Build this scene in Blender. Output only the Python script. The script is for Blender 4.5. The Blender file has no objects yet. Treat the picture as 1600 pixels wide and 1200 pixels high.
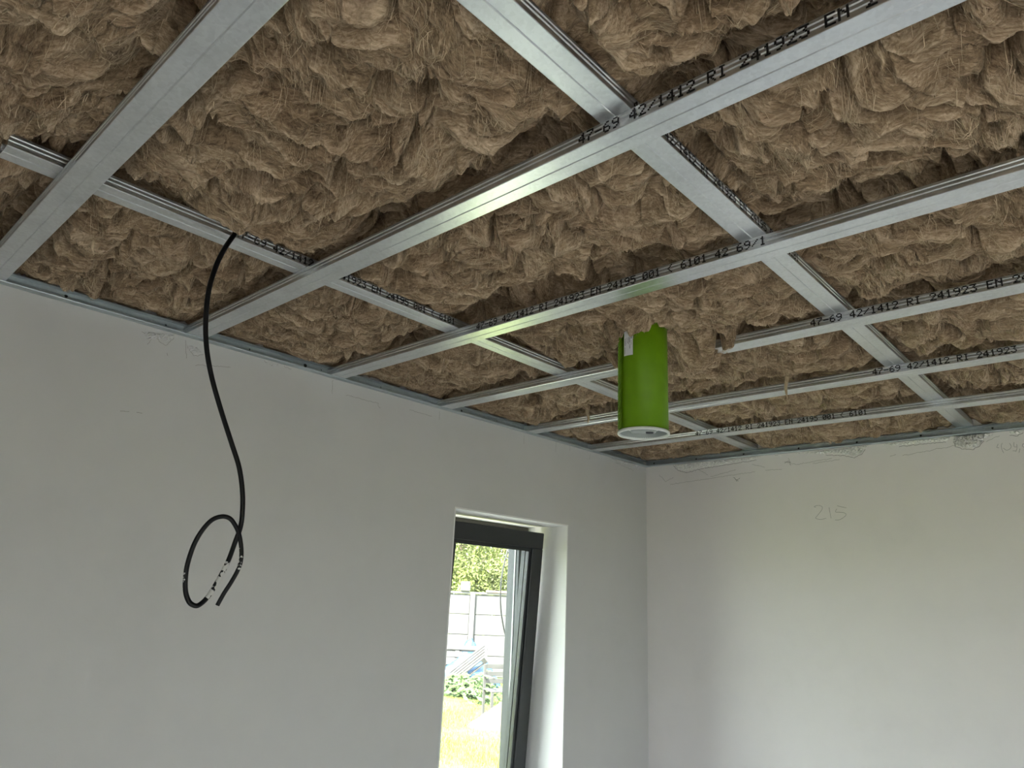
import bpy, bmesh, math, random
import numpy as np
from mathutils import Vector, Matrix

random.seed(7)
rng = np.random.default_rng(11)
scene = bpy.context.scene
col = scene.collection

# ------------------------------------------------------------------ camera
H = 2.55                                   # underside of the lower (long) profiles
F, YAW, PITCH, ROLL = 1135.63, 0.81, 0.287, 0.0456
CAM = np.array([-3.3842, -2.1763, H - 0.7263])
cyw, syw, cp, sp = math.cos(YAW), math.sin(YAW), math.cos(PITCH), math.sin(PITCH)
fwd = np.array([syw*cp, cyw*cp, sp]); rgt = np.array([cyw, -syw, 0.0]); upv = np.cross(rgt, fwd)
cr, sr = math.cos(ROLL), math.sin(ROLL)
c_r = cr*rgt + sr*upv; c_u = -sr*rgt + cr*upv
cam_d = bpy.data.cameras.new('camera'); cam = bpy.data.objects.new('camera', cam_d); col.objects.link(cam)
cam_d.sensor_width = 36.0; cam_d.sensor_fit = 'HORIZONTAL'; cam_d.lens = F/1600*36
cam_d.clip_start = 0.02; cam_d.clip_end = 400
cam.matrix_world = Matrix(((c_r[0], c_u[0], -fwd[0], CAM[0]), (c_r[1], c_u[1], -fwd[1], CAM[1]),
                           (c_r[2], c_u[2], -fwd[2], CAM[2]), (0, 0, 0, 1)))
scene.camera = cam

# ------------------------------------------------------------------ world, sun, exposure
SKY, SUN, EXPO = 14.0, 60.0, -0.08            # bright hazy sky, veiled sun
SUN_EL, SUN_AZ = 54, 262                    # azimuth 270 = light comes from -x, along the window wall
scene.view_settings.view_transform = 'Standard'; scene.view_settings.look = 'None'
scene.view_settings.exposure = EXPO; scene.view_settings.gamma = 1.0
scene.view_settings.use_curve_mapping = False
world = bpy.data.worlds.new('world'); scene.world = world; world.use_nodes = True
wb = world.node_tree.nodes['Background']
wb.inputs['Color'].default_value = (.90, .97, 1.06, 1); wb.inputs['Strength'].default_value = SKY
sun_d = bpy.data.lights.new('sun', 'SUN'); sun = bpy.data.objects.new('sun', sun_d); col.objects.link(sun)
sun_d.energy = SUN; sun_d.angle = math.radians(3); sun_d.color = (1.0, 0.95, 0.86)
el, az = math.radians(SUN_EL), math.radians(SUN_AZ)
sdir = Vector((math.sin(az)*math.cos(el), math.cos(az)*math.cos(el), math.sin(el)))   # towards the sun
sun.rotation_euler = sdir.to_track_quat('Z', 'Y').to_euler()
sun.location = (0, 0, 12)

# ------------------------------------------------------------------ helpers
def ray(px, py):
    return c_r*((px-800)/F) + c_u*((600-py)/F) + fwd
def on_z(px, py, z):
    d = ray(px, py); return CAM + d*((z-CAM[2])/d[2])
def on_y(px, py, y):
    d = ray(px, py); return CAM + d*((y-CAM[1])/d[1])
def on_x(px, py, x):
    d = ray(px, py); return CAM + d*((x-CAM[0])/d[0])

def tag(o, label=None, cat=None, group=None, kind=None):
    if label: o['label'] = label
    if cat: o['category'] = cat
    if group: o['group'] = group
    if kind: o['kind'] = kind
    return o

def empty(name, loc=(0, 0, 0)):
    o = bpy.data.objects.new(name, None); o.location = loc; o.empty_display_size = 0.1
    col.objects.link(o); return o

def link(name, me, mat=None, parent=None, smooth=False):
    o = bpy.data.objects.new(name, me); col.objects.link(o)
    if mat and not me.materials: me.materials.append(mat)
    if smooth: me.polygons.foreach_set('use_smooth', [True]*len(me.polygons))
    if parent:
        o.parent = parent; o.matrix_parent_inverse = Matrix.Translation(parent.location).inverted() if parent.type == 'EMPTY' and parent.parent is None else parent.matrix_basis.inverted()
    return o

class MB:
    """collects verts and faces of one mesh"""
    def __init__(s): s.v = []; s.f = []
    def add(s, vs, fs):
        n = len(s.v); s.v += [tuple(map(float, v)) for v in vs]; s.f += [tuple(i+n for i in f) for f in fs]; return s
    def box(s, a, b, M=None):
        x0, y0, z0 = a; x1, y1, z1 = b
        vs = [(x0,y0,z0),(x1,y0,z0),(x1,y1,z0),(x0,y1,z0),(x0,y0,z1),(x1,y0,z1),(x1,y1,z1),(x0,y1,z1)]
        if M is not None: vs = [tuple(M @ Vector(v)) for v in vs]
        return s.add(vs, [(3,2,1,0),(4,5,6,7),(0,1,5,4),(1,2,6,5),(2,3,7,6),(3,0,4,7)])
    def bevbox(s, a, b, r, M=None):
        bm = bmesh.new(); bmesh.ops.create_cube(bm, size=1)
        for v in bm.verts:
            v.co = Vector([a[i] + (v.co[i]+.5)*(b[i]-a[i]) for i in range(3)])
        bmesh.ops.bevel(bm, geom=list(bm.edges), offset=r, segments=1, affect='EDGES', profile=.5)
        bm.verts.index_update()
        vs = [v.co if M is None else M @ v.co for v in bm.verts]; fs = [[v.index for v in f.verts] for f in bm.faces]
        bm.free(); return s.add(vs, fs)
    def tube(s, pts, r, n=8, caps=True):
        pts = [Vector(p) for p in pts]; m = len(pts)
        rs = r if hasattr(r, '__len__') else [r]*m
        vs = []; up = None
        for i, p in enumerate(pts):
            t = (pts[min(i+1, m-1)] - pts[max(i-1, 0)]).normalized()
            if up is None: up = t.orthogonal().normalized()
            up = (up - t*up.dot(t)).normalized(); b = t.cross(up)
            for k in range(n):
                a = 2*math.pi*k/n; vs.append(p + (up*math.cos(a) + b*math.sin(a))*rs[i])
        fs = [(i*n+k, i*n+(k+1) % n, (i+1)*n+(k+1) % n, (i+1)*n+k) for i in range(m-1) for k in range(n)]
        if caps: fs += [tuple(range(n-1, -1, -1)), tuple((m-1)*n+k for k in range(n))]
        return s.add(vs, fs)
    def lathe(s, prof, c=(0, 0, 0), n=48, M=None):
        vs = []; m = len(prof)
        for r, z in prof:
            for k in range(n):
                a = 2*math.pi*k/n; v = Vector((r*math.cos(a), r*math.sin(a), z))
                if M is not None: v = M @ v
                vs.append((v[0]+c[0], v[1]+c[1], v[2]+c[2]))
        fs = [(i*n+k, i*n+(k+1) % n, (i+1)*n+(k+1) % n, (i+1)*n+k) for i in range(m-1) for k in range(n)]
        return s.add(vs, fs)
    def build(s, name, mat, parent=None, smooth=False, fix=True):
        me = bpy.data.meshes.new(name); me.from_pydata(s.v, [], s.f)
        if fix:
            bm = bmesh.new(); bm.from_mesh(me); bmesh.ops.recalc_face_normals(bm, faces=bm.faces); bm.to_mesh(me); bm.free()
        me.update()
        return link(name, me, mat, parent, smooth)

# ------------------------------------------------------------------ materials
def new_mat(name):
    m = bpy.data.materials.new(name); m.use_nodes = True
    nt = m.node_tree; nt.nodes.clear()
    out = nt.nodes.new('ShaderNodeOutputMaterial'); p = nt.nodes.new('ShaderNodeBsdfPrincipled')
    nt.links.new(p.outputs[0], out.inputs[0]); return m, nt, p, out
def N(nt, t, **kw):
    n = nt.nodes.new(t)
    for k, v in kw.items():
        if k in n.inputs.keys(): n.inputs[k].default_value = v
        else: setattr(n, k, v)
    return n
def ramp(nt, src, stops):
    r = nt.nodes.new('ShaderNodeValToRGB'); e = r.color_ramp.elements
    while len(e) < len(stops): e.new(0.5)
    for i, (pos, c) in enumerate(stops):
        e[i].position = pos; e[i].color = (*c, 1) if len(c) == 3 else c
    nt.links.new(src, r.inputs[0]); return r
def rgb(v): return tuple(((c/255+.055)/1.055)**2.4 if c > 10 else c/255/12.92 for c in v)

def mat_simple(name, c, rough=.6, metal=0., var=.0, scale=20., bump=0., spec=.5, dist=.002):
    m, nt, p, out = new_mat(name)
    p.inputs['Roughness'].default_value = rough; p.inputs['Metallic'].default_value = metal
    p.inputs['Specular IOR Level'].default_value = spec
    tc = N(nt, 'ShaderNodeTexCoord'); no = N(nt, 'ShaderNodeTexNoise', Scale=scale, Detail=4.0)
    nt.links.new(tc.outputs['Object'], no.inputs['Vector'])
    lo = tuple(x*(1-var) for x in c); hi = tuple(min(1, x*(1+var)) for x in c)
    r = ramp(nt, no.outputs[0], [(.3, lo), (.7, hi)]); nt.links.new(r.outputs[0], p.inputs['Base Color'])
    if bump:
        b = N(nt, 'ShaderNodeBump', Strength=bump, Distance=dist)
        nt.links.new(no.outputs[0], b.inputs['Height']); nt.links.new(b.outputs[0], p.inputs['Normal'])
    return m

def mat_plaster(name, tint):
    m, nt, p, out = new_mat(name); p.inputs['Roughness'].default_value = .85
    p.inputs['Specular IOR Level'].default_value = .25
    tc = N(nt, 'ShaderNodeTexCoord')
    a = N(nt, 'ShaderNodeTexNoise', Scale=1.7, Detail=5.0, Roughness=.6); nt.links.new(tc.outputs['Object'], a.inputs['Vector'])
    b = N(nt, 'ShaderNodeTexNoise', Scale=9.0, Detail=6.0, Roughness=.65); nt.links.new(tc.outputs['Object'], b.inputs['Vector'])
    mx = N(nt, 'ShaderNodeMath', operation='MULTIPLY_ADD'); mx.inputs[1].default_value = .35
    nt.links.new(b.outputs[0], mx.inputs[0]); nt.links.new(a.outputs[0], mx.inputs[2])
    r = ramp(nt, mx.outputs[0], [(.42, tuple(c*.955 for c in tint)), (.62, tint), (.85, tuple(min(.9, c*1.03) for c in tint))])
    nt.links.new(r.outputs[0], p.inputs['Base Color'])
    f = N(nt, 'ShaderNodeTexNoise', Scale=220.0, Detail=3.0); nt.links.new(tc.outputs['Object'], f.inputs['Vector'])
    bp = N(nt, 'ShaderNodeBump', Strength=.12, Distance=.001); nt.links.new(f.outputs[0], bp.inputs['Height'])
    bq = N(nt, 'ShaderNodeBump', Strength=.25, Distance=.004); nt.links.new(b.outputs[0], bq.inputs['Height'])
    nt.links.new(bp.outputs[0], bq.inputs['Normal']); nt.links.new(bq.outputs[0], p.inputs['Normal'])
    return m

def mat_galv(name, base=(.73, .755, .775), r0=.285, r1=.34):
    m, nt, p, out = new_mat(name); p.inputs['Metallic'].default_value = .95
    tc = N(nt, 'ShaderNodeTexCoord')
    v = N(nt, 'ShaderNodeTexVoronoi', Scale=160.0); nt.links.new(tc.outputs['Object'], v.inputs['Vector'])
    n = N(nt, 'ShaderNodeTexNoise', Scale=9.0, Detail=3.0, Roughness=.6); nt.links.new(tc.outputs['Object'], n.inputs['Vector'])
    mp = N(nt, 'ShaderNodeMapping'); mp.inputs['Scale'].default_value = (900, 900, 900)
    mul = N(nt, 'ShaderNodeMath', operation='MULTIPLY_ADD'); mul.inputs[1].default_value = .35
    nt.links.new(v.outputs['Color'], mul.inputs[0]); nt.links.new(n.outputs[0], mul.inputs[2])
    r = ramp(nt, mul.outputs[0], [(.35, tuple(c*.88 for c in base)), (.85, tuple(min(1, c*1.08) for c in base))])
    nt.links.new(r.outputs[0], p.inputs['Base Color'])
    mr = N(nt, 'ShaderNodeMapRange'); mr.inputs['To Min'].default_value = r0; mr.inputs['To Max'].default_value = r1
    mr.inputs['From Min'].default_value = .35; mr.inputs['From Max'].default_value = .8
    nt.links.new(mul.outputs[0], mr.inputs['Value']); nt.links.new(mr.outputs[0], p.inputs['Roughness'])
    bp = N(nt, 'ShaderNodeBump', Strength=.04, Distance=.0008); nt.links.new(n.outputs[0], bp.inputs['Height'])
    nt.links.new(bp.outputs[0], p.inputs['Normal'])
    return m

def mat_wool():
    """fine fibres: stretched noise in six directions, blended by the local direction of the fibres"""
    m, nt, p, out = new_mat('mineral_wool'); p.inputs['Roughness'].default_value = 1.0
    p.inputs['Specular IOR Level'].default_value = .06
    p.inputs['Sheen Weight'].default_value = .10; p.inputs['Sheen Roughness'].default_value = .6
    p.inputs['Sheen Tint'].default_value = (.9, .75, .55, 1)
    at = N(nt, 'ShaderNodeAttribute'); at.attribute_name = 'fibre'
    tc = N(nt, 'ShaderNodeTexCoord')
    n = N(nt, 'ShaderNodeTexNoise', Scale=7.0, Detail=5.0, Roughness=.6); nt.links.new(tc.outputs['Object'], n.inputs['Vector'])
    acc = None
    for half in range(2):
        wa = N(nt, 'ShaderNodeAttribute'); wa.attribute_name = 'dir%d' % half
        sp3 = N(nt, 'ShaderNodeSeparateColor'); nt.links.new(wa.outputs['Color'], sp3.inputs[0])
        for k in range(3):
            a = math.pi*(half*3+k)/6
            mp = N(nt, 'ShaderNodeMapping'); mp.vector_type = 'TEXTURE'
            mp.inputs['Rotation'].default_value = (0, 0, a); mp.inputs['Scale'].default_value = (.030, .0024, .006)
            nt.links.new(tc.outputs['Object'], mp.inputs['Vector'])
            f = N(nt, 'ShaderNodeTexNoise', Scale=1.0, Detail=3.0, Roughness=.62, Distortion=.5); nt.links.new(mp.outputs[0], f.inputs['Vector'])
            mu = N(nt, 'ShaderNodeMath', operation='MULTIPLY_ADD')
            nt.links.new(f.outputs[0], mu.inputs[0]); nt.links.new(sp3.outputs[k], mu.inputs[1])
            if acc is None: mu.inputs[2].default_value = 0
            else: nt.links.new(acc.outputs[0], mu.inputs[2])
            acc = mu
    # fibre tone = per-vertex strand value + fine streaks
    ml = N(nt, 'ShaderNodeMapRange'); ml.inputs['From Min'].default_value = .33; ml.inputs['From Max'].default_value = .67; ml.clamp = True
    nt.links.new(acc.outputs[0], ml.inputs['Value'])
    ad = N(nt, 'ShaderNodeMix', data_type='FLOAT'); ad.inputs[0].default_value = .55
    nt.links.new(at.outputs['Fac'], ad.inputs[2]); nt.links.new(ml.outputs[0], ad.inputs[3])
    r = ramp(nt, ad.outputs[0], [(.10, WOOL[0]), (.5, WOOL[1]), (.92, WOOL[2])])
    r2 = ramp(nt, n.outputs[0], [(.35, (.86, .80, .76)), (.65, (1.05, 1.03, 1.0))])
    mx = N(nt, 'ShaderNodeMix', data_type='RGBA', blend_type='MULTIPLY'); mx.inputs[0].default_value = 1
    nt.links.new(r.outputs[0], mx.inputs[6]); nt.links.new(r2.outputs[0], mx.inputs[7])
    nt.links.new(mx.outputs[2], p.inputs['Base Color'])
    bp = N(nt, 'ShaderNodeBump', Strength=.9, Distance=.0035); nt.links.new(acc.outputs[0], bp.inputs['Height'])
    nt.links.new(bp.outputs[0], p.inputs['Normal'])
    return m

def mat_glass(name):
    m, nt, p, out = new_mat(name); nt.nodes.remove(p)
    t = N(nt, 'ShaderNodeBsdfTransparent'); t.inputs[0].default_value = (.965, .98, .97, 1)
    g = N(nt, 'ShaderNodeBsdfGlossy'); g.inputs['Roughness'].default_value = .02
    lw = N(nt, 'ShaderNodeLayerWeight', Blend=.5); pw = N(nt, 'ShaderNodeMath', operation='POWER'); pw.inputs[1].default_value = 5
    fr = N(nt, 'ShaderNodeMath', operation='MULTIPLY_ADD'); fr.inputs[1].default_value = .45; fr.inputs[2].default_value = .025
    nt.links.new(lw.outputs['Facing'], pw.inputs[0]); nt.links.new(pw.outputs[0], fr.inputs[0]); mx = N(nt, 'ShaderNodeMixShader')
    tc = N(nt, 'ShaderNodeTexCoord'); no = N(nt, 'ShaderNodeTexNoise', Scale=160.0, Detail=2.0)
    nt.links.new(tc.outputs['Object'], no.inputs['Vector'])
    d = N(nt, 'ShaderNodeBsdfDiffuse'); d.inputs[0].default_value = (.8, .8, .8, 1)
    r = ramp(nt, no.outputs[0], [(.55, (.006, .006, .006)), (.8, (.05, .05, .05))])   # dust on the pane
    m2 = N(nt, 'ShaderNodeMixShader'); nt.links.new(r.outputs[0], m2.inputs[0])
    nt.links.new(fr.outputs[0], mx.inputs[0]); nt.links.new(t.outputs[0], mx.inputs[1]); nt.links.new(g.outputs[0], mx.inputs[2])
    nt.links.new(mx.outputs[0], m2.inputs[1]); nt.links.new(d.outputs[0], m2.inputs[2])
    nt.links.new(m2.outputs[0], out.inputs[0]); return m

WOOL = ((.10, .068, .042), (.305, .23, .152), (.64, .52, .385))
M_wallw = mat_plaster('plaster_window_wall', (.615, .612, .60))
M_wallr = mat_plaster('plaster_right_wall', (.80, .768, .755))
M_reveal = mat_plaster('brightened_reveal_plaster', (.86, .855, .84))  # paler than the wall: daylight on the reveal put into the colour
M_rough = mat_simple('rough_plaster', (.80, .785, .75), .95, var=.12, scale=90, bump=.8, dist=.004)
M_floor = mat_simple('screed', (.68, .68, .675), .8, var=.12, scale=6, bump=.1)
M_slab = mat_simple('dark_boards', (.05, .04, .035), .9, var=.2, scale=5)
M_galv = mat_galv('galvanised_steel'); M_galvd = mat_galv('galvanised_track', (.50, .55, .57), .35, .5)
M_ink = mat_simple('black_ink', (.012, .012, .014), .6)
M_pencil = mat_simple('pencil', (.30, .295, .29), .8, var=.3, scale=300)
M_crack = mat_simple('crack_line', (.30, .285, .265), .9, var=.3, scale=200)
M_black = mat_simple('black_screw', (.01, .01, .011), .45)
M_wool = mat_wool()
M_fibre = mat_simple('loose_wool_fibre', (.52, .415, .285), 1., var=.35, scale=40, spec=.1)
M_frame = mat_simple('anthracite_frame', (.018, .021, .022), .42, var=.1, scale=200, bump=.05)
M_framei = mat_simple('anthracite_rebate', (.030, .033, .038), .45, var=.1, scale=120)
M_seal = mat_simple('rubber_seal', (.008, .008, .008), .7)
M_spacer = mat_simple('pane_spacer', (.45, .46, .46), .4)
M_glass = mat_glass('window_glass')
M_green = mat_simple('green_sleeve', (.118, .245, .0035), .45, var=.07, scale=30, bump=.04, spec=.22)
M_rim = mat_simple('grey_plastic', (.36, .40, .39), .35)
M_rim2 = mat_simple('pale_plastic', (.74, .77, .75), .35)
M_label = mat_simple('white_label', (.72, .73, .75), .5)
M_print = mat_simple('label_print', (.05, .055, .08), .6)
M_grass = mat_simple('lawn_ground', (.115, .14, .021), .95, var=.5, scale=2.2, bump=.5, dist=.03)
M_blade = mat_simple('grass_blade', (.145, .18, .028), .8, var=.4, scale=3)
M_weed = mat_simple('weed_leaf', (.05, .09, .02), .7, var=.4, scale=5)
M_leaf1 = mat_simple('tree_leaf', (.095, .115, .022), .7, var=.45, scale=.8)
M_leaf2 = mat_simple('tree_leaf_dark', (.07, .09, .022), .7, var=.45, scale=.8)
M_bark = mat_simple('bark', (.12, .09, .06), .9, var=.3, scale=8)
M_fence = mat_simple('concrete_fence', (.082, .078, .081), .9, var=.06, scale=3, bump=.1)
M_fpost = mat_simple('concrete_post', (.10, .097, .096), .9, var=.05, scale=4)
M_wood = mat_simple('weathered_wood', (.052, .049, .047), .85, var=.25, scale=12, bump=.2)
M_tarp = mat_simple('blue_tarp', (.022, .066, .15), .4, var=.25, scale=6, bump=.3)
M_sand = mat_simple('sand', (.062, .050, .037), .95, var=.3, scale=18, bump=.5, dist=.02)
M_brickred = mat_simple('red_tile', (.42, .25, .20), .85, var=.2, scale=8)

# ------------------------------------------------------------------ room shell
XL, YB = -4.35, -4.25                       # left and back walls
WX0, WX1, WZ1 = -1.391, -0.676, H-0.388     # window opening in the window wall
WZ0 = H-2.21
TH = 0.335
ZT = 2.95
def wall(name, boxes, mat):
    m = MB()
    for a, b in boxes: m.box(a, b)
    o = m.build(name, mat, fix=False); tag(o, kind='structure'); return o
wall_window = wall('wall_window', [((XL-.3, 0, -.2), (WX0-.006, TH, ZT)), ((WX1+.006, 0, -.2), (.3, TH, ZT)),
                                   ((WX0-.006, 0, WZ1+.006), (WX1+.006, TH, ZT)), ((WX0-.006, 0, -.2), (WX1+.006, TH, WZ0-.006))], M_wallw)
RV = .006                                    # added lining of the window opening, in the brightened plaster
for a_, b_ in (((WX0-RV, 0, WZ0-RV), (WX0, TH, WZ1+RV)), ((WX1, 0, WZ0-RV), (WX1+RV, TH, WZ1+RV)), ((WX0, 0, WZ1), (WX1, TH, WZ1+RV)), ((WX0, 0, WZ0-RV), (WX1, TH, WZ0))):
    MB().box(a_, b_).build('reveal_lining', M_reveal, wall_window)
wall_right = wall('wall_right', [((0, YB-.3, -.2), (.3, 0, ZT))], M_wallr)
# back wall with an unseen door, added and sized to light the room from behind
DX0, DX1, DZ1 = -2.30, -1.80, 2.0
wall_back = wall('wall_back', [((XL-.3, YB-.3, -.2), (DX0, YB, ZT)), ((DX1, YB-.3, -.2), (0, YB, ZT)),
                               ((DX0, YB-.3, DZ1), (DX1, YB, ZT)), ((DX0, YB-.3, -.2), (DX1, YB, 0))], M_wallr)
# left wall with an unseen window, added and sized for the light it lets in
LY0, LY1, LZ0, LZ1 = -3.75, -2.45, .9, 2.1
wall_left = wall('wall_left', [((XL-.3, YB, -.2), (XL, LY0, ZT)), ((XL-.3, LY1, -.2), (XL, 0, ZT)),
                               ((XL-.3, LY0, LZ1), (XL, LY1, ZT)), ((XL-.3, LY0, -.2), (XL, LY1, LZ0))], M_wallr)
floor = wall('floor', [((XL, YB, -.2), (0, 0, 0))], M_floor)
ceiling = wall('ceiling', [((XL-.3, YB-.3, ZT), (.3, TH, ZT+.15))], M_slab)

def portal(name, loc, rot, sx, sy):
    d = bpy.data.lights.new(name, 'AREA'); d.shape = 'RECTANGLE'; d.size = sx; d.size_y = sy
    d.cycles.is_portal = True; d.energy = 1
    o = bpy.data.objects.new(name, d); col.objects.link(o); o.location = loc; o.rotation_euler = rot; return o
portal('sky_portal_door', ((DX0+DX1)/2, YB-.31, DZ1/2), (math.radians(90), 0, 0), DX1-DX0, DZ1)
portal('sky_portal_window', ((WX0+WX1)/2, TH+.01, (WZ0+WZ1)/2), (math.radians(-90), 0, 0), WX1-WX0, WZ1-WZ0)
portal('sky_portal_left', (XL-.31, (LY0+LY1)/2, (LZ0+LZ1)/2), (0, math.radians(-90), 0), LZ1-LZ0, LY1-LY0)

# ------------------------------------------------------------------ window (tilted sash) in the window wall
win = empty('window_1', ((WX0+WX1)/2, .28, WZ0)); tag(win, kind='structure')
fy0, fy1 = .243, .318
fw = .062
def bar(name, a, b, mat, parent, r=.003):
    return MB().bevbox(a, b, r).build(name, mat, parent)
bar('frame_head', (WX0, fy0, WZ1-fw), (WX1, fy1, WZ1), mat_simple('brown_grey_head', (.10, .088, .076), .5, var=.1, scale=60), win)
bar('frame_sill', (WX0, fy0, WZ0), (WX1, fy1, WZ0+fw), M_framei, win)
bar('frame_jamb', (WX0, fy0, WZ0+fw), (WX0+fw, fy1, WZ1-fw), M_framei, win)
fj = bar('frame_jamb', (WX1-fw, fy0, WZ0+fw), (WX1, fy1, WZ1-fw), M_framei, win)
MB().box((WX1-fw-.004, fy0+.020, WZ0+fw), (WX1-fw+.002, fy0+.027, WZ1-fw)).build('seal', M_spacer, fj)
# sash built upright around its bottom inner edge, then tilted into the room
sx0, sx1 = WX0+.038, WX1-.038
hz, hy = WZ0+.045, .240
sh = (WZ1-.030) - hz
tilt = math.atan(.118/ (sh))
Ms = Matrix.Translation((0, hy, hz)) @ Matrix.Rotation(tilt, 4, 'X')
sash = empty('sash', (0, 0, 0)); sash.parent = win; sash.matrix_parent_inverse = Matrix.Translation(win.location).inverted()
def sbar(name, a, b, mat, r=.003, parent=None):
    o = MB().bevbox(a, b, r, Ms).build(name, mat); o.parent = sash; return o
bw, t0, t1 = .074, -.014, .058
sbar('sash_rail', (sx0, t0, sh-bw), (sx1, t1, sh), M_frame)
sbar('sash_rail', (sx0, t0, 0), (sx1, t1, bw), M_frame)
sbar('sash_stile', (sx0, t0, bw), (sx0+bw, t1, sh-bw), M_frame)
sbar('sash_stile', (sx1-bw, t0, bw), (sx1, t1, sh-bw), M_frame)
bd = .016
for a, b in (((sx0+bw, t0+.008, sh-bw-bd), (sx1-bw, t0+.03, sh-bw)), ((sx0+bw, t0+.008, bw), (sx1-bw, t0+.03, bw+bd)),
             ((sx0+bw, t0+.008, bw+bd), (sx0+bw+bd, t0+.03, sh-bw-bd)), ((sx1-bw-bd, t0+.008, bw+bd), (sx1-bw, t0+.03, sh-bw-bd))):
    sbar('glazing_bead', a, b, M_frame, .002)
for yy in (t0+.031, t0+.055):
    g = MB().box((sx0+bw, yy, bw), (sx1-bw, yy+.004, sh-bw)); g.v = [tuple(Ms @ Vector(v)) for v in g.v]
    o = g.build('pane', M_glass); o.parent = sash
sp_ = MB()
for a, b in (((sx0+bw, t0+.036, sh-bw-.012), (sx1-bw, t0+.054, sh-bw)), ((sx0+bw, t0+.036, bw), (sx1-bw, t0+.054, bw+.012)),
             ((sx0+bw, t0+.036, bw), (sx0+bw+.012, t0+.054, sh-bw)), ((sx1-bw-.012, t0+.036, bw), (sx1-bw, t0+.054, sh-bw))):
    sp_.box(a, b, Ms)
o = sp_.build('pane_spacer', M_framei); o.parent = sash

# added light openings, door behind the camera and left window: frames and panes
def glazed(name, axis, a0, a1, z0, z1, p, n):
    w = empty(name, (((a0+a1)/2, p, z0) if axis == 'x' else (p, (a0+a1)/2, z0))); tag(w, kind='structure')
    def bx(nm, u0, u1, v0, v1, d0, d1, mat):
        if axis == 'x': return MB().box((u0, p+d0, v0), (u1, p+d1, v1)).build(nm, mat, w)
        return MB().box((p+d0, u0, v0), (p+d1, u1, v1)).build(nm, mat, w)
    f = .075
    bx('frame_head', a0, a1, z1-f, z1, -.04, .04, M_frame); bx('frame_sill', a0, a1, z0, z0+f, -.04, .04, M_frame)
    for k in range(n+1):
        u = a0 + (a1-a0-f)*k/n; bx('frame_post', u, u+f, z0+f, z1-f, -.04, .04, M_frame)
    for k in range(n):
        u = a0 + (a1-a0-f)*k/n
        bx('pane', u+f, u+(a1-a0-f)/n, z0+f, z1-f, -.004, .004, M_glass)
    return w
glazed('fill_door_1', 'x', DX0, DX1, 0.0, DZ1, YB-.2, 1)
glazed('fill_window_2', 'y', LY0, LY1, LZ0, LZ1, XL-.2, 1)

# ------------------------------------------------------------------ ceiling grid of galvanised profiles
PW, PH, PT = .060, .027, .0007
AX = [(-3.0627, .0088), (-2.5338, -.0030), (-2.0216, -.0054), (-1.5042, -.0023), (-.9822, -.0027), (-.5024, -.0091)]
BY = [(-.6198, -.0136), (-1.5379, -.0214)]
AEND = YB+.02
def a_x(i, y): return AX[i][0] + AX[i][1]*y       # centre of long profile i at y
def b_y(j, x): return BY[j][0] - BY[j][1]*x       # centre of cross profile j at x

def c_section():
    """outer outline of the C profile (u across, v up), open at the top, with its grooves"""
    w = PW/2; g = .0013
    right = [(.0, g), (.0018, 0), (w-.0016, 0), (w-.0004, .0005), (w, .0018), (w, .0075), (w-.0016, .0092), (w-.0016, .0112), (w, .0128),
             (w, .0160), (w-.0016, .0176), (w-.0016, .0196), (w, .0212), (w, PH-.001), (w-.001, PH), (w-.008, PH), (w-.0085, PH-.003)]
    left = [(-u, v) for u, v in right[:0:-1]]
    return left + right
def offset_poly(P, t):
    out = []
    for i in range(len(P)):
        a = Vector(P[max(i-1, 0)]); b = Vector(P[min(i+1, len(P)-1)]); d = (b-a).normalized()
        out.append((P[i][0]-d.y*t, P[i][1]+d.x*t))
    return out
SEC = c_section(); SECI = offset_poly(SEC, PT)
def profile_mesh(name, p0, p1, sec=SEC, seci=SECI):
    """extrude an open sheet section from p0 to p1 (horizontal run)"""
    p0, p1 = Vector(p0), Vector(p1); d = (p1-p0).normalized(); side = Vector((d.y, -d.x, 0)); upz = Vector((0, 0, 1))
    loop = list(sec) + list(seci[::-1]); n = len(loop)
    vs = [p + side*u + upz*v for p in (p0, p1) for u, v in loop]
    fs = [(k, (k+1) % n, n+(k+1) % n, n+k) for k in range(n)]
    m = len(sec)
    for e in (0, n):
        for k in range(m-1): fs.append((e+k, e+k+1, e+n-2-k, e+n-1-k))
    mb = MB().add(vs, fs); return mb

ORD = ['first', 'second', 'third', 'fourth', 'fifth', 'sixth']
ALAB = ['galvanised long ceiling profile nearest the camera, crossing the upper left corner',
        'long galvanised ceiling profile starting behind the hanging black cable, with pale green sheen',
        'long galvanised ceiling profile just in front of the green duct',
        'long galvanised ceiling profile partly buried in sagging wool behind the green duct',
        'long galvanised ceiling profile, second from the right wall',
        'long galvanised ceiling profile closest to the right wall']
a_objs = []
for i in range(6):
    p0 = (a_x(i, -.004), -.004, H); p1 = (a_x(i, AEND), AEND, H)
    o = profile_mesh('long_profile', p0, p1).build('ceiling_profile', M_galv)
    tag(o, ALAB[i], 'metal profile', 'long ceiling profiles'); a_objs.append(o)
BLAB = ['galvanised cross profile nearest the window wall, running above the long profiles',
        'galvanised cross profile farther from the window wall, from top centre to the right wall']
b_objs = []
for j, xe in ((0, -3.192), (1, XL+.02)):
    p0 = (-.006, b_y(j, 0), H+PH); p1 = (xe, b_y(j, xe), H+PH)
    o = profile_mesh('cross', p0, p1).build('cross_profile', M_galv)
    tag(o, BLAB[j], 'metal profile', 'cross ceiling profiles'); b_objs.append(o)

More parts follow.
